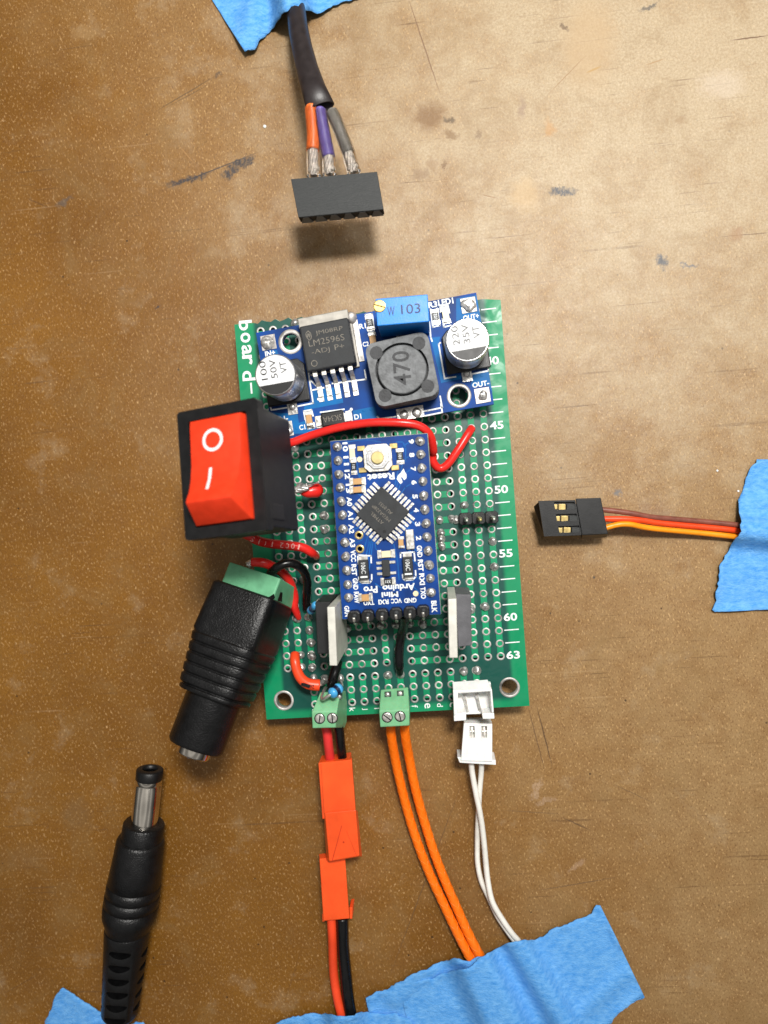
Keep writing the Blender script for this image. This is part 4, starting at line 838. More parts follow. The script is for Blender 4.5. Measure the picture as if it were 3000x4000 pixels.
# ================================================================ screw terminals on the board edge
def terminal(name, label, T4, Bk, Bs, screws, zt, group, ang_s, holes, zback=None, mouths=None):
    top = [W(*p, zt) for p in T4]; back = [W(*p, zback or (ZB + .5)) for p in Bk]; base = [W(*p, ZB + .02) for p in Bs]
    c = sum(base, Vector()) / len(base); t = thing(name, label, 'terminal block', Vector((c.x, c.y, ZB)), group)
    o = MB(); o.hull(top + back + base); obj('housing', o, M_green, t, bevel=.02)
    for i, (q, x, y) in enumerate(screws):
        M = FA(q(x, y), zt, ang_s[i]); o = MB()
        o.plate(circ((0, 0), .105, 22), [], -.02, .004, M); o.lathe(M, [(.088, .004), (.088, .012), (.07, .018)], 20)
        o2 = MB(); o2.plate(circ((0, 0), .105, 24), [circ((0, 0), .09, 24)], .0, .006, M); 
        sc = obj('screw', o, M_silver, t, bevel=.004)
        o = MB(); o.box(M, .17, .022, .003, (0, 0, .0165)); obj('slot', o, M_black, sc)
        obj('recess', o2, M_blackwire, sc)
    for (q, x, y, z, sx, sy) in holes:
        M = FA(q(x, y), z, -.0); 
        o = MB(); sl = math.atan2(zt - (zback or (ZB + .5)), .4); M = M @ Matrix.Rotation(-sl, 4, 'X')
        o.box(M, sx, sy, .006); op = obj('wire_cage_opening', o, mat('dark_recess', (44, 66, 54), .6), t)
        o = MB(); o.blob(M @ Vector((0, -.01, .004)), .05, .03, 4, rough=.4); obj('contact', o, M_silver, op)
    return t
ta = terminal('screw_terminal', 'green two screw terminal holding one red and one black wire, blue resistor on it', [(r4, 800, 1778), (r4, 1165, 1770), (r4, 1145, 2000), (r4, 812, 2008)], [(r4, 925, 1492), (r4, 1215, 1478)], [(r4, 960, 1520), (r4, 1290, 1468), (r4, 1315, 1650), (r4, 1308, 1920), (r4, 1278, 2000), (r4, 960, 2005)],
     [(r4, 918, 1868), (r4, 1100, 1862)], ZB + .85, 'green screw terminals', (1.35, 1.6), [(r4, 1200, 1545, ZB + .66, .12, .12)], zback=ZB + .62)
tb = terminal('screw_terminal', 'green two screw terminal holding the pair of orange braided wires', [(r7, 298, 1582), (r7, 735, 1560), (r7, 735, 1785), (r7, 315, 1808)], [(r7, 322, 1270), (r7, 715, 1232)], [(r7, 335, 1290), (r7, 718, 1240), (r7, 748, 1520), (r7, 745, 1780), (r7, 325, 1800)],
     [(r7, 415, 1665), (r7, 600, 1652)], ZB + .82, 'green screw terminals', (-.7, 1.75), [(r7, 425, 1335, ZB + .58, .13, .11), (r7, 605, 1320, ZB + .58, .13, .11)], zback=ZB + .48)

# resistors
def resistor(a, b_, ra, label, legs):
    t = thing('resistor', label, 'resistor', (a + b_) / 2, 'blue resistors'); M = along(a, b_); L_ = (b_ - a).length
    o = MB(); o.lathe(M, [(.03, -.02), (ra * .8, 0), (ra, .05), (ra, .22 * L_), (ra * .84, .34 * L_), (ra * .84, .66 * L_), (ra, .78 * L_), (ra, L_ - .05), (ra * .8, L_), (.03, L_ + .02)], 24); obj('body', o, M_resist, t)
    for f in (.36, .44, .52, .62):
        o = MB(); o.lathe(M, [(ra * .85 + .002, f * L_), (ra * .85 + .002, f * L_ + .022)], 24); obj('colour_band', o, M_blueink, t)
    for pts in legs: o = MB(); o.tube(pts, .028, 8, sub=3); obj('lead', o, M_silver, t)
a_, b_ = W(r4, 1080, 1520, ZB + .98), W(r4, 1215, 1415, ZB + .8)
resistor(a_, b_, .108, 'light blue resistor with dark bands leaning on the left green terminal', [[a_, W(r4, 1030, 1550, ZB + .98), W(r4, 965, 1590, ZB + .93), W(r4, 945, 1560, ZB + .8), W(r4, 985, 1460, ZB + .5), W(r4, 1000, 1420, ZB + .1)], [b_, W(r4, 1240, 1390, ZB + .7), W(r4, 1225, 1340, ZB + .1)]])
a_, b_ = W(r4, 780, 325, ZB + .42), W(r4, 870, 230, ZB + .8)
resistor(a_, b_, .082, 'light blue resistor half hidden behind the left black transistor', [[a_, W(r4, 755, 365, ZB + .4), W(r4, 748, 400, ZB + .1)], [b_, W(r4, 905, 160, ZB + .9), W(r4, 910, 300, ZB + .2)]])

# power transistors standing upright
def transistor(label, tab4, plast4, zt, zp, side):
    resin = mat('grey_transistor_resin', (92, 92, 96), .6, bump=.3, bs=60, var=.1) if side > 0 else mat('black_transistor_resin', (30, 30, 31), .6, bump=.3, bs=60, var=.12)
    tabv = [W(*p, zt) for p in tab4]; pl = [W(*p, zp) for p in plast4]; c = sum(tabv, Vector()) / 4
    t = thing('power_transistor', label, 'transistor', Vector((c.x, c.y, ZB)), 'upright power transistors')
    o = MB(); o.prism([(p.x, p.y) for p in tabv], ZB + .35, zt); obj('metal_tab', o, M_tabw, t, bevel=.008)
    o = MB(); o.prism([(p.x, p.y) for p in pl], ZB + .3, zp); obj('body', o, resin, t, bevel=.015)
    m0, m1 = (pl[0] + pl[1]) / 2, (pl[2] + pl[3]) / 2
    for f in (.25, .5, .75):
        o = MB(); p = m0.lerp(m1, f); o.box(Matrix.Translation((p.x, p.y, ZB)), .05, .08, .34); obj('lead', o, M_silver, t)
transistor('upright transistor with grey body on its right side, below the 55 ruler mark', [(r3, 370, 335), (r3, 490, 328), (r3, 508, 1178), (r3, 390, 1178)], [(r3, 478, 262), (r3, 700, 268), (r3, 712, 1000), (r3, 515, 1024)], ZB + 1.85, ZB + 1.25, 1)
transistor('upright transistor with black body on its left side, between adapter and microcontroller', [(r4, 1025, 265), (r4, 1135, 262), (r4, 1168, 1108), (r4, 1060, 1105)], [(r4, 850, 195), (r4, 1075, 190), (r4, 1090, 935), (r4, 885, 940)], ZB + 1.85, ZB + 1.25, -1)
# clear offcut lying behind the right transistor
wire('black_wire', PZ((r7, 650, 190, ZB + .9), (r7, 665, 260, ZB + .75), (r7, 640, 400, ZB + .45), (r7, 605, 560, ZB + .3), (r7, 585, 750, ZB + .25), (r7, 590, 930, ZB + .22), (r7, 598, 1040, ZB + .08)), [.09, .095, .095, .095, .095, .09, .06], M_blackwire, None, 'black wire from the microcontroller end pins to the middle green terminal', 'wire')
wire('black_wire', PZ((r4, 1175, 1040, ZB + .3), (r4, 1150, 1150, ZB + .3), (r4, 1110, 1290, ZB + .35), (r4, 1095, 1400, ZB + .3), (r4, 1110, 1470, ZB + .1)), .105, M_blackwire, None, 'thick black wire coming out below the left transistor towards the blue resistor', 'wire')
orw = wire('orange_red_wire', PZ((r4, 562, 945, ZB + .3), (r4, 562, 1040, ZB + .42), (r4, 590, 1170, ZB + .45), (r4, 650, 1290, ZB + .45), (r4, 760, 1370, ZB + .42), (r4, 915, 1388, ZB + .38)), [.098, .098, .1, .102, .11, .118], M_orred, None, 'short thick orange red wire bent in an elbow near the lower left mounting hole', 'wire')
o = MB(); stranded(o, W(r4, 905, 1380, ZB + .36), W(r4, 975, 1345, ZB + .2), .06, 4); obj('bare_end', o, M_silver, orw)
o = MB()
for ch, x, y, a in (('1', 690, 1345, -.5), ('-', 730, 1365, -.3), ('6', 765, 1378, -.15), ('6', 805, 1385, -.05), ('2', 840, 1388, 0)): text(o, ch, FA(r4(x, y), ZB + .43, a - .07 + PI), .07, off=.0, wrap=.116)
obj('wire_print', o, M_blackink, orw)

# three way pin header
p3 = thing('pin_header', 'black three way pin header next to the ruler mark below 50', 'pin header', W(r2, 805, 1195, ZB))
for i, (x, y) in enumerate(((620, 1202), (805, 1192), (992, 1180))):
    M = FA(r2(x, y), ZB + .12, .0); M.translation.z = ZB + .005; oct_ = [(-.127, -.08), (-.09, -.118), (.09, -.118), (.127, -.08), (.127, .08), (.09, .118), (-.09, .118), (-.127, .08)]
    o = MB(); o.prism(oct_, 0, .25, M); obj('housing', o, M_black, p3, bevel=.012)
    o = MB(); o.lathe(M @ Matrix.Rotation(PI / 4, 4, 'Z'), [(.045, .2), (.045, .8), (.02, .85)], 4, smooth=False); obj('pin', o, M_gold if i == 1 else M_silver, p3)

# ================================================================ white socket on the board and white plug
def socket():
    q = r3; z0 = ZB + .03; z1 = ZB + .58
    c = W(q, 730, 1770, ZB); t = thing('socket_connector', 'white two pin socket open at the front, on the lower edge of the green board', 'connector', c)
    def pr(name, pts, za, zb_, par=t, m=M_white, bv=.015): o = MB(); o.prism([(W(q, x, y, zb_).x, W(q, x, y, zb_).y) for x, y in pts], za, zb_); return obj(name, o, m, par, bevel=bv)
    pr('floor', [(480, 1560), (985, 1535), (1020, 1975), (470, 1990)], z0, z0 + .12)
    o = MB(); o.hull([W(q, x, y, z) for x, y, z in ((430, 1525, z1 - .25), (940, 1492, z1 - .25), (440, 1655, z1), (1000, 1630, z1), (510, 1690, z1), (980, 1660, z1), (450, 1530, z0), (925, 1500, z0), (525, 1700, z0), (975, 1670, z0))]); obj('back_wall', o, M_white, t, bevel=.015)
    pr('side_wall', [(440, 1640), (515, 1680), (500, 1990), (455, 2010)], z0, z1); pr('side_wall', [(975, 1650), (1002, 1632), (1030, 1960), (1000, 1980)], z0, z1)
    pr('foot', [(450, 1990), (630, 1965), (632, 2080), (455, 2095)], z0 + .05, z1 - .05); pr('foot', [(858, 1985), (1032, 1972), (1040, 2058), (870, 2062)], z0 + .05, z1 - .05)
    pr('front_rib', [(500, 1955), (1000, 1940), (1005, 1985), (500, 2000)], z0, z0 + .2)
    for x, y in ((628, 1830), (808, 1818)):
        o = MB(); M = FA(q(x, y), z0 + .2, .14); o.box(M, .045, .33, .045); obj('pin', o, M_silver, t)
        o = MB(); o.box(M, .07, .06, .12, (0, .12, -.1)); obj('pin_root', o, M_white, t)
socket()
def wplug():
    q = qi; zt = ZB + .12; t = thing('plug_connector', 'white two way plug with silver contacts in its windows, lying below the white socket', 'connector', W(q, 820, 450, 0))
    def pr(pts, za, zb_): return [(W(q, x, y, zb_).x, W(q, x, y, zb_).y) for x, y in pts]
    hl = [pr(h, 0, zt) for h in ([(768, 330), (803, 330), (806, 412), (770, 412)], [(850, 330), (890, 330), (890, 412), (852, 414)])]
    o = MB(); o.plate(pr([(730, 308), (925, 314), (925, 572), (710, 568)], 0, zt), hl, zt - .16, zt); obj('window_plate', o, M_white, t, bevel=.012)
    o = MB(); o.prism(pr([(732, 310), (923, 316), (923, 570), (712, 566)], 0, zt - .16), zt - .55, zt - .161); obj('body', o, M_white, t, bevel=.012)
    o = MB(); o.prism(pr([(683, 545), (950, 566), (952, 600), (700, 585)], 0, zt - .05), zt - .5, zt - .05); obj('flange', o, M_white, t, bevel=.015)
    for x in (787, 871):
        o = MB(); M = FA(q(x, 372), zt - .16, .0); o.box(M, .13, .34, .05); o.box(M, .1, .2, .09, (0, -.04, 0)); o.tube([M @ Vector((0, .15, .03)), M @ Vector((0, -.15, .09))], .045, 8, sub=2); obj('contact', o, M_silver, t, bevel=.01)
    g = 'white wires of the two way plug'
    wire('white_wire', PZ((q, 850, 560, .55), (q, 850, 640, .45), (q, 838, 780, .38), (q, 832, 900, .3), (q, 825, 1020, .2), (q, 822, 1150, .14), (q, 825, 1280, .14), (q, 850, 1400, .14), (q, 895, 1500, .16), (q, 960, 1640, .2), (q, 1040, 1760, .24), (q, 1090, 1830, .2), (q, 1150, 1920, .12), (q, 1230, 2050, .12)), .055, M_offwhite, None, 'white wire leaving the right hole of the white plug and passing behind the other', 'wire', g)
    wire('white_wire', PZ((q, 780, 560, .55), (q, 785, 640, .48), (q, 810, 780, .46), (q, 835, 900, .44), (q, 855, 1020, .36), (q, 870, 1150, .3), (q, 882, 1280, .26), (q, 895, 1400, .28), (q, 925, 1540, .34), (q, 985, 1650, .34), (q, 1060, 1760, .3), (q, 1120, 1830, .22), (q, 1180, 1920, .12), (q, 1250, 2050, .12)), .058, M_offwhite, None, 'white wire leaving the left hole of the white plug and crossing in front', 'wire', g)
wplug()

# ================================================================ braided orange wires
def braid(label, pts):
    o = MB(); L_ = o.tube(pts, .095, 14, sub=6); ob = obj('braided_wire', o, M_orange, None, loc=pts[0]); tag(ob, label, 'wire', 'orange braided wires')
    w_ = MB(); M_fl = mat('light_orange_thread', (255, 128, 24), .4, var=.05)
    # crossing threads winding round the sheath
    n = len(L_); 
    for d in (1, -1):
        for k in range(3):
            th = []; up = None; dist = 0
            for i, p in enumerate(L_):
                t_ = (L_[min(i + 1, n - 1)] - L_[max(i - 1, 0)]).normalized(); u = Vector((0, 0, 1)); u = (u - t_ * u.dot(t_)).normalized(); s_ = t_.cross(u)
                if i: dist += (p - L_[i - 1]).length
                a = d * dist * 8.5 + k * 2 * PI / 3
                th.append(p + (s_ * math.cos(a) + u * math.sin(a)) * .0905)
            w_.tube(th, .009, 5, sub=2)
    obj('sheath_threads', w_, M_fl, ob)
q = qi
braid('left wire of the orange braided pair leaving the middle green terminal', PZ((q, 222, 300, ZB + .2), (q, 228, 400, ZB + .05), (q, 255, 560, .5), (q, 290, 720, .35), (q, 330, 880, .24), (q, 380, 1050, .19), (q, 440, 1220, .18), (q, 510, 1390, .18), (q, 590, 1560, .2), (q, 670, 1730, .24), (q, 745, 1880, .28), (q, 790, 1960, .26), (q, 850, 2070, .18), (q, 900, 2160, .17)))
braid('right wire of the orange braided pair leaving the middle green terminal', PZ((q, 318, 290, ZB + .2), (q, 325, 400, ZB + .05), (q, 350, 540, .5), (q, 385, 720, .35), (q, 425, 880, .24), (q, 475, 1050, .19), (q, 530, 1220, .18), (q, 600, 1400, .18), (q, 670, 1560, .2), (q, 745, 1730, .24), (q, 815, 1870, .28), (q, 860, 1950, .26), (q, 925, 2060, .18), (q, 975, 2150, .17)))

# ================================================================ red connectors
def redconn():
    q = qh
    t = thing('plug_connector', 'upper long orange red connector housing with an arrow line moulded on its wide end', 'connector', W(q, 600, 800, 0), 'orange red connector housings')
    z1 = .92
    def pr(pts, zb_): return [(W(q, x, y, zb_).x, W(q, x, y, zb_).y) for x, y in pts]
    o = MB(); o.plate(pr([(403, 335), (712, 305), (750, 815), (435, 850)], z1), [], z1 - .08, z1); o.prism(pr([(395, 288), (700, 255), (742, 815), (435, 850)], z1 - .35), z1 - .5, z1 - .079); obj('narrow_housing', o, M_conn, t, bevel=.015)
    o = MB(); o.hull([W(q, x, y, z) for x, y, z in ((440, 845, z1 + .03), (752, 815, z1 + .03), (790, 1285, z1 + .03), (485, 1340, z1 + .03), (772, 820, z1 - .2), (818, 1290, z1 - .2), (425, 810, z1 - .25), (455, 1325, z1 - .25), (440, 810, .2), (745, 810, .2), (790, 1290, .2), (470, 1325, .2))]); obj('wide_housing', o, M_conn, t, bevel=.02)
    o = MB(); M_line = mat('moulded_line', (196, 44, 12), .5)
    pline(o, [W(q, 515, 1330, z1 + .034), W(q, 610, 980, z1 + .034)], .012); pline(o, [W(q, 760, 1280, z1 + .034), W(q, 660, 1030, z1 + .034)], .005)
    p = W(q, 630, 1145, z1 + .032); o.plate(circ(p, .018, 10), [], z1 + .031, z1 + .034); obj('moulded_mark', o, M_line, t)
    g = 'wires between terminal and connector'
    wire('red_wire', PZ((q, 440, -60, ZB + .25), (q, 462, 30, ZB + .2), (q, 475, 150, ZB + .12), (q, 488, 260, ZB + .02), (q, 495, 340, .66)), .098, mat('rose_red_insulation', (228, 58, 56), .33, var=.08, vs=2), None, 'short rose red wire between left green terminal and red connector', 'wire', g)
    wire('black_wire', PZ((q, 570, -80, ZB + .25), (q, 590, 30, ZB + .2), (q, 602, 150, ZB + .12), (q, 615, 250, ZB + .02), (q, 622, 330, .66)), .092, M_blackwire, None, 'short black wire between left green terminal and red connector', 'wire', g)
    t = thing('socket_connector', 'lower orange red connector housing with small lugs, over the bottom red and black wires', 'connector', W(q, 540, 1650, 0), 'orange red connector housings')
    z2 = .62
    o = MB(); o.hull([W(q, x, y, z) for x, y, z in ((385, 1315, z2), (645, 1290, z2), (690, 1920, z2), (425, 1945, z2), (380, 1265, z2 - .25), (440, 1258, z2 - .25), (640, 1260, .15), (385, 1270, .15), (690, 1910, .15), (425, 1935, .15))]); obj('housing', o, M_conn, t, bevel=.015)
    for pts in ([(688, 1812), (722, 1805), (718, 1925), (692, 1925)], [(412, 1880), (430, 1870), (440, 1950), (415, 1955)]):
        o = MB(); o.prism(pr(pts, z2 - .1), .2, z2 - .1); obj('lug', o, M_conn, t, bevel=.01)
    g = 'wires from the lower red connector to the tape'
    wire('orange_red_wire', PZ((q, 505, 1900, .42), (q, 512, 2050, .4), (q, 518, 2200, .32), (1303, 3800, .2), (1318, 3900, .2), (1335, 3975, .25), (1350, 4080, .16)), .095, M_orred, None, 'orange red wire running from the lower connector down to the bottom tape', 'wire', g)
    wire('black_wire', PZ((q, 615, 1900, .40), (q, 620, 2050, .36), (q, 625, 2200, .28), (1350, 3800, .17), (1360, 3900, .17), (1372, 3975, .22), (1385, 4080, .14)), .13, M_blackwire, None, 'black wire running from the lower red connector down to the bottom tape', 'wire', g)
redconn()

# ================================================================ servo plug
def servo():
    q = qj; zt = .62; t = thing('plug_connector', 'black three way plug with gold contacts in its windows, right of the green board', 'connector', W(q, 390, 540, 0))
    def pr(pts, z=zt): return [(W(q, x, y, z).x, W(q, x, y, z).y) for x, y in pts]
    hl = [pr(h) for h in ([(272, 432), (405, 432), (410, 480), (280, 482)], [(285, 512), (418, 508), (425, 552), (292, 558)], [(300, 590), (435, 585), (442, 628), (308, 632)])]
    o = MB(); o.plate(pr([(172, 426), (410, 420), (450, 648), (208, 656)]), hl, zt - .07, zt); tp = obj('window_plate', o, M_black, t, bevel=.008)
    o = MB(); o.hull([W(q, x, y, zt - .071) for x, y in ((174, 428), (410, 422), (450, 648), (210, 655))] + [W(q, x, y, zt - .27) for x, y in ((140, 460), (400, 430), (445, 668), (190, 674))]); obj('lower_shell', o, M_black, t, bevel=.012)
    o = MB(); o.hull([W(q, x, y, zt + .02) for x, y in ((412, 410), (575, 405), (622, 640), (455, 648))] + [W(q, x, y, zt - .27) for x, y in ((412, 420), (575, 415), (615, 662), (448, 672))]); obj('rear_shell', o, M_black, t, bevel=.012)
    for i, (x, y) in enumerate(((312, 465), (328, 541), (345, 616))):
        M = FA(q(x, y), zt - .07, -.07 - .02); o = MB(); o.box(M, .14, .12, .055, (.03, 0, 0)); o.box(M, .09, .1, .03, (-.1, 0, 0)); obj('contact', o, M_gold, t, bevel=.01)
        o = MB(); o.box(M, .28, .13, .058, (.26, 0, .0)); obj('latch', o, M_hdr, t, bevel=.006)
    g = 'wires of the three way plug'
    wire('brown_wire', PZ((q, 560, 480, .5), (q, 620, 486, .5), (q, 700, 495, .5), (q, 800, 510, .48), (q, 900, 530, .42), (q, 1050, 543, .32), (q, 1200, 556, .24), (q, 1350, 570, .2), (q, 1480, 583, .18), (q, 1600, 595, .14), (q, 1760, 610, .12)), .055, M_brown, None, 'brown wire, upper one of the three leaving the black plug', 'wire', g)
    wire('red_wire', PZ((q, 570, 542, .5), (q, 640, 542, .5), (q, 740, 543, .5), (q, 850, 552, .45), (q, 950, 568, .38), (q, 1100, 583, .3), (q, 1250, 596, .24), (q, 1380, 608, .2), (q, 1480, 620, .18), (q, 1600, 632, .14), (q, 1760, 645, .12)), .057, M_sred, None, 'orange red wire between the brown and the yellow orange wire of the black plug', 'wire', g)
    wire('orange_wire', PZ((q, 580, 608, .5), (q, 640, 590, .5), (q, 700, 577, .52), (q, 770, 578, .5), (q, 850, 595, .42), (q, 950, 608, .34), (q, 1100, 622, .26), (q, 1250, 636, .2), (q, 1380, 650, .17), (q, 1470, 660, .16), (q, 1600, 672, .13), (q, 1760, 686, .12)), .057, M_sor, None, 'yellow orange wire, lower one of the three leaving the black plug', 'wire', g)
servo()

# ================================================================ six way socket with cable at the top
def sixway():
    q = qf; zt = 1.62; t = thing('socket_connector', 'dark grey six way socket on the end of the sleeved cable, raised above the table', 'connector', W(q, 1070, 1600, 0))
    tl, tr_, br, bl = (W(q, 697, 1450, zt), W(q, 1395, 1390, zt), W(q, 1448, 1695, zt), W(q, 757, 1760, zt))
    o = MB(); ux = (br - bl); uy = (tl - bl)
    dn = Vector((0, 0, -.25))
    o.hull([tl, tr_, br, bl, tl + dn, tr_ + dn, br + dn, bl + dn]); hs_ = obj('housing', o, M_hdr, t, bevel=.008)
    n = -uy.normalized(); xx = ux.normalized(); zz = Vector((0, 0, 1))
    o = MB(); c = (bl + br) / 2 + dn / 2; M = frame(c, xx, zz, n); o.box(M, ux.length * .99, .225, .004); obj('mouth_shade_plate', o, mat('mouth_shade_black', (8, 8, 8), .7), hs_)  # flat black plate painted as the shade inside the mouths
    for i in range(6):
        c = bl + ux * ((i + .5) / 6) + dn / 2; M = frame(c, xx, zz, n); o = MB()
        o.hull([M @ Vector(v) for v in ((-.115, -.11, .004), (.115, -.11, .004), (.05, .095, .004), (-.05, .095, .004), (-.112, -.11, .03), (.112, -.11, .03), (.05, .095, .008), (-.05, .095, .008))]); obj('socket_mouth', o, mat('mouth_lit_grey', (96, 98, 98), .5), hs_)  # lighter grey paints the light on the sloping funnel floors
    # sleeved wires
    cz = 1.5
    sets = [('orange_wire', M_wor, [(862, 860, 1.46), (868, 950, 1.47), (878, 1080, 1.48), (875, 1215, 1.5)], (876, 1215), (884, 1425), 'orange wire in a clear sleeve, left one entering the raised socket'),
            ('purple_wire', M_purple, [(930, 880, 1.46), (945, 980, 1.47), (975, 1130, 1.48), (1003, 1270, 1.5)], (1003, 1265), (1010, 1415), 'purple wire in a clear sleeve, middle one entering the raised socket'),
            ('grey_wire', mat('dark_grey_insulation', (134, 130, 124), .35), [(1022, 895, 1.44), (1065, 985, 1.47), (1115, 1110, 1.48), (1165, 1240, 1.5)], (1160, 1235), (1208, 1400), 'dark grey wire in a clear sleeve, right one entering the raised socket')]
    for nm, m_, pts, s0, s1, lab in sets:
        P_ = [W(q, x, y, z) for x, y, z in pts]; r = .10 if nm == 'orange_wire' else .085 if nm == 'purple_wire' else .075
        ob = wire(nm, P_, r, m_, None, lab, 'wire', 'sleeved wires of the raised socket')
        o = MB(); a, b_ = W(q, *s0, 1.5), W(q, *s1, cz); stranded(o, a, b_, .07, 6); o.blob(a.lerp(b_, .75), .09, .06, 3, rough=.6); obj('bare_end', o, M_dull, ob)
        o = MB(); o.tube([P_[0] + (P_[1] - P_[0]) * .2, P_[1], P_[2], P_[3], a.lerp(b_, .5), b_], [.125, .125, .125, .125, .13, .135], 14, cap=False); obj('clear_sleeve', o, M_clear, ob)
    # heat shrink cable
    cx = [(720, -120, .3, .17, .15), (735, 30, .42, .185, .18), (745, 130, .6, .19, .18), (762, 260, .76, .2, .175), (790, 400, .92, .205, .165), (830, 560, 1.12, .215, .15), (880, 720, 1.3, .235, .135), (940, 880, 1.46, .27, .12)]
    o = MB(); R = []; pts = [W(q, x, y, z) for x, y, z, a, b_ in cx]
    for i, (x, y, z, a, b_) in enumerate(cx):
        d = (pts[min(i + 1, 7)] - pts[max(i - 1, 0)]).normalized(); up = Vector((0, 0, 1)); up = (up - d * up.dot(d)).normalized(); sx = d.cross(up)
        if i == 7: d = d
        R.append([pts[i] + sx * (-a * math.cos(2 * PI * k / 28)) + up * (b_ * math.sin(2 * PI * k / 28)) for k in range(28)])
    c_ = [p for p in R[-1]]; R.append([pts[-1] + (p - pts[-1]) * .86 for p in c_]); R.append([pts[-2].lerp(pts[-1], .6) + (p - pts[-1]) * .8 for p in c_])
    o.rings(R); ob = obj('sleeved_cable', o, M_shrink, None, loc=pts[1]); tag(ob, 'dark heat shrink cable rising from under the top tape towards the raised socket', 'cable')
sixway()

# ================================================================ blue tape
def tape(label, pts_px, torn, bumps=(), z0=.03, seed=0, th=.016, lift=.05, order=0):
    """pts_px outline; torn: set of edge indices that are ragged; bumps: (p0, p1, height, width) ridges where wires pass below"""
    rnd = random.Random(seed); out = []; n = len(pts_px); pw = [P(*p, .08) for p in pts_px]
    for i in range(n):
        a, b_ = pw[i], pw[(i + 1) % n]; L_ = (b_ - a).length; k = max(1, int(L_ / (.055 if i in torn else .25))); nn = Vector((-(b_ - a).y, (b_ - a).x, 0)).normalized()
        for j in range(k):
            f = j / k; p = a.lerp(b_, f)
            if i in torn: p = p + nn * (noise.noise(Vector((p.x * 5, p.y * 5, seed))) * .05 + rnd.uniform(-.016, .016)) * (1 if j else .4)
            out.append(p)
    co = [Vector((p.x, p.y)) for p in out]; m = len(co); edges = [(i, (i + 1) % m) for i in range(m)]
    x0, x1 = min(p.x for p in co), max(p.x for p in co); y0, y1 = min(p.y for p in co), max(p.y for p in co); st = .09
    def inside(x, y):
        c = False
        for i in range(m):
            a, b_ = co[i], co[(i + 1) % m]
            if (a.y > y) != (b_.y > y) and x < (b_.x - a.x) * (y - a.y) / (b_.y - a.y) + a.x: c = not c
        return c
    def dmin(x, y): return min((co[i].x - x) ** 2 + (co[i].y - y) ** 2 for i in range(m)) ** .5
    y = y0
    while y < y1:
        x = x0
        while x < x1:
            xx, yy = x + rnd.uniform(-.02, .02), y + rnd.uniform(-.02, .02)
            if inside(xx, yy) and dmin(xx, yy) > .045: co.append(Vector((xx, yy)))
            x += st
        y += st
    vo, eo, fo, *_ = delaunay_2d_cdt(co, edges, [], 1, 1e-5)
    outl = co[:m]
    bw = [(P(*a, .1), P(*b_, .1), h, w_) for a, b_, h, w_ in bumps]
    def zat(x, y):
        z = z0 + .03 * (noise.noise(Vector((x * .9, y * .9, seed * 2.0))) + .5) + .012 * noise.noise(Vector((x * 3, y * 3, seed)))
        for a, b_, h, w_ in bw:
            d = b_ - a; t = max(0, min(1, ((x - a.x) * d.x + (y - a.y) * d.y) / (d.x ** 2 + d.y ** 2))); px, py = a.x + d.x * t, a.y + d.y * t
            r = math.hypot(x - px, y - py); z = max(z, z0 + h * math.exp(-(max(r - w_ * .35, 0) / w_) ** 2 * 1.6))
        e = min((p.x - x) ** 2 + (p.y - y) ** 2 for p in outl) ** .5
        if e < .12: z += lift * (1 - e / .12) * max(0, .4 + noise.noise(Vector((x * 1.7, y * 1.7, seed + 9))))
        return z
    vs = []
    for p in vo:
        z = zat(p.x, p.y); g = Vector((p.x, p.y, .08)); vs.append(CAM + (g - CAM) * ((z - CAM.z) / (g.z - CAM.z)))
    o = MB(); o.add(vs, [list(f) for f in fo], True); c = sum(vs, Vector()) / len(vs)
    ob = obj('tape_piece', o, M_tape, None, loc=Vector((c.x, c.y, 0))); md = ob.modifiers.new('thick', 'SOLIDIFY'); md.thickness = th; md.offset = -1
    tag(ob, label, 'tape', 'pieces of blue tape'); return ob
tape('blue tape at the top edge, holding the dark cable', [(760, -240), (829, 0), (957, 202.5), (993, 193), (1017, 154), (1051, 128), (1070, 106), (1084, 80), (1109, 48), (1137, 26), (1166, 24), (1195, 39), (1239, 51), (1282, 31), (1330, 6), (1374, 0), (1470, -40), (1430, -300)], set(range(2, 16)), [((1100, -200), (1145, 60), .72, .32), ((1000, 20), (960, 150), .16, .25)], seed=1, lift=.1)
tape('blue tape at the right edge, holding the three servo wires', [(2955, 1793), (2928, 1836), (2904, 1899), (2883, 1953), (2889, 1989), (2899, 2038), (2889, 2086), (2868, 2116), (2841, 2164), (2811, 2212), (2802, 2279), (2796, 2333), (2784, 2381), (2793, 2390), (3100, 2376), (3100, 1800)], set(range(0, 13)), [((2860, 2066), (3100, 2090), .42, .26), ((2880, 1980), (3050, 1960), .1, .15)], seed=2, lift=.12)
tape('lower layer of blue tape peeking out left of the big bottom piece', [qk(445, 518), qk(480, 500), qk(560, 468), qk(640, 420), qk(740, 375), qk(800, 358), qk(850, 368), qk(880, 360), qk(930, 345), qk(960, 420), qk(800, 640), qk(560, 720), qk(470, 590)], set(range(0, 8)) | {12}, [(qk(840, 330), qk(960, 480), .36, .3), (qk(880, 330), qk(1000, 480), .36, .3), (qk(700, 400), qk(560, 520), .1, .2)], z0=.04, seed=3, lift=.14)
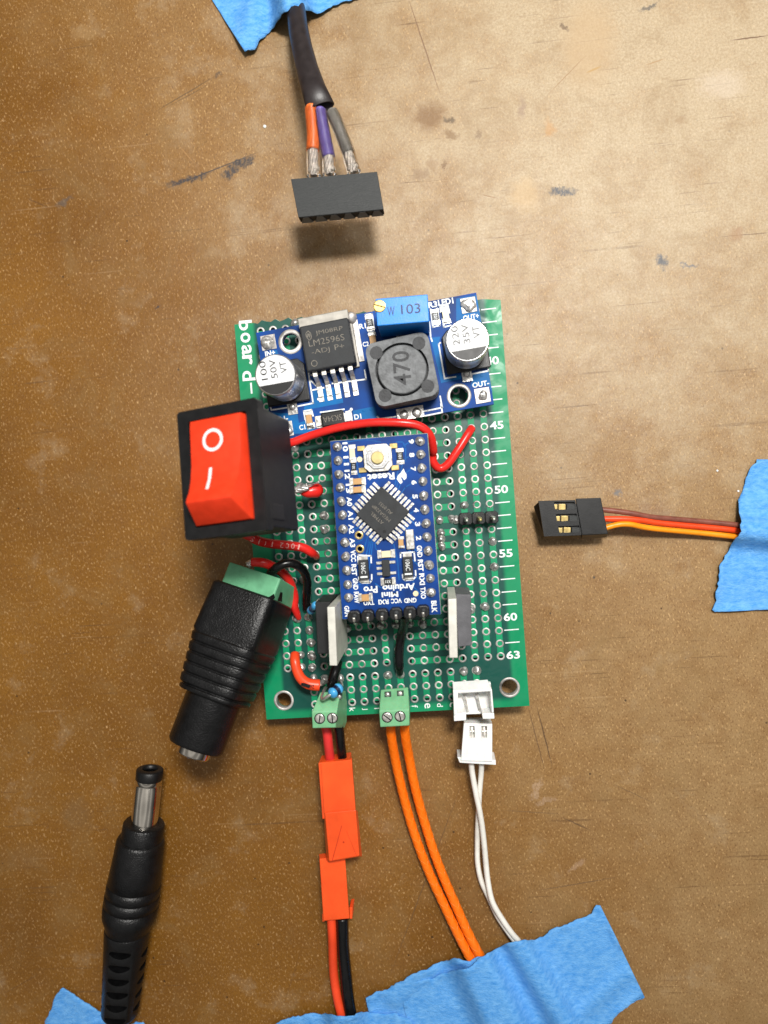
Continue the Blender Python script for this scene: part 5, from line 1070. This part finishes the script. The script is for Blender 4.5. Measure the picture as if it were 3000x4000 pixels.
tape('large blue tape at the bottom, holding the orange and white wires', [qk(582, 488), qk(640, 462), qk(700, 437), qk(780, 415), qk(860, 397), qk(930, 345), qk(1000, 305), qk(1050, 290), qk(1090, 280), qk(1130, 283), qk(1200, 240), qk(1270, 212), qk(1340, 187), qk(1370, 155), qk(1395, 143), qk(1575, 515), qk(1520, 540), qk(1460, 590), qk(1420, 640), qk(1380, 760), qk(660, 760), qk(600, 560)], set(range(0, 14)) | {15, 16, 17}, [(qk(840, 330), qk(980, 640), .4, .34), (qk(890, 340), qk(1040, 640), .4, .34), (qk(1040, 270), qk(1260, 640), .32, .26), (qk(1500, 420), qk(1300, 600), .06, .15)], z0=.075, seed=4, lift=.08)
tape('blue tape at the bottom edge, holding the red and black wires', [qk(60, 640), qk(110, 606), qk(170, 590), qk(230, 578), qk(290, 584), qk(340, 593), qk(400, 590), qk(440, 577), qk(500, 580), qk(560, 580), qk(620, 606), qk(660, 660), qk(640, 760), qk(60, 760)], set(range(0, 11)), [(qk(335, 560), qk(350, 760), .34, .26), (qk(380, 560), qk(395, 760), .32, .26)], z0=.1, seed=5, lift=.12)
tape('small blue tape corner at the lower left, beside the power plug', [(244, 3860), (330, 3915), (398, 3959), (425, 3995), (520, 4120), (150, 4120), (177, 4000), (182, 3979), (207, 3929), (212, 3900)], {0, 1, 2, 3, 6, 7, 8, 9}, [((400, 4060), (520, 4100), .4, .3)], seed=6, lift=.1)
tape('sliver of blue tape at the bottom edge, right of the power cable', [(505, 4010), (530, 3992), (560, 3994), (620, 4060), (560, 4200), (500, 4200)], {0, 1, 2}, [], seed=8)

# ================================================================ crumbs lying on the table
def crumb(p, r, m, label, seed):
    o = MB(); c = P(*p, .0); o.blob(c, r, r * .7, seed, rough=.7, seg=8, rings=3); tag(obj('crumb', o, m, None, loc=c), label, 'crumb', 'crumbs on the table')
crumb((1035, 493), .034, M_white, 'tiny white crumb left of the coloured sleeved wires', 1)
crumb((2802, 1839), .024, M_white, 'tiny white crumb above the right blue tape', 2)
crumb((2883, 1919), .024, M_white, 'tiny white crumb at the torn edge of the right blue tape', 3)
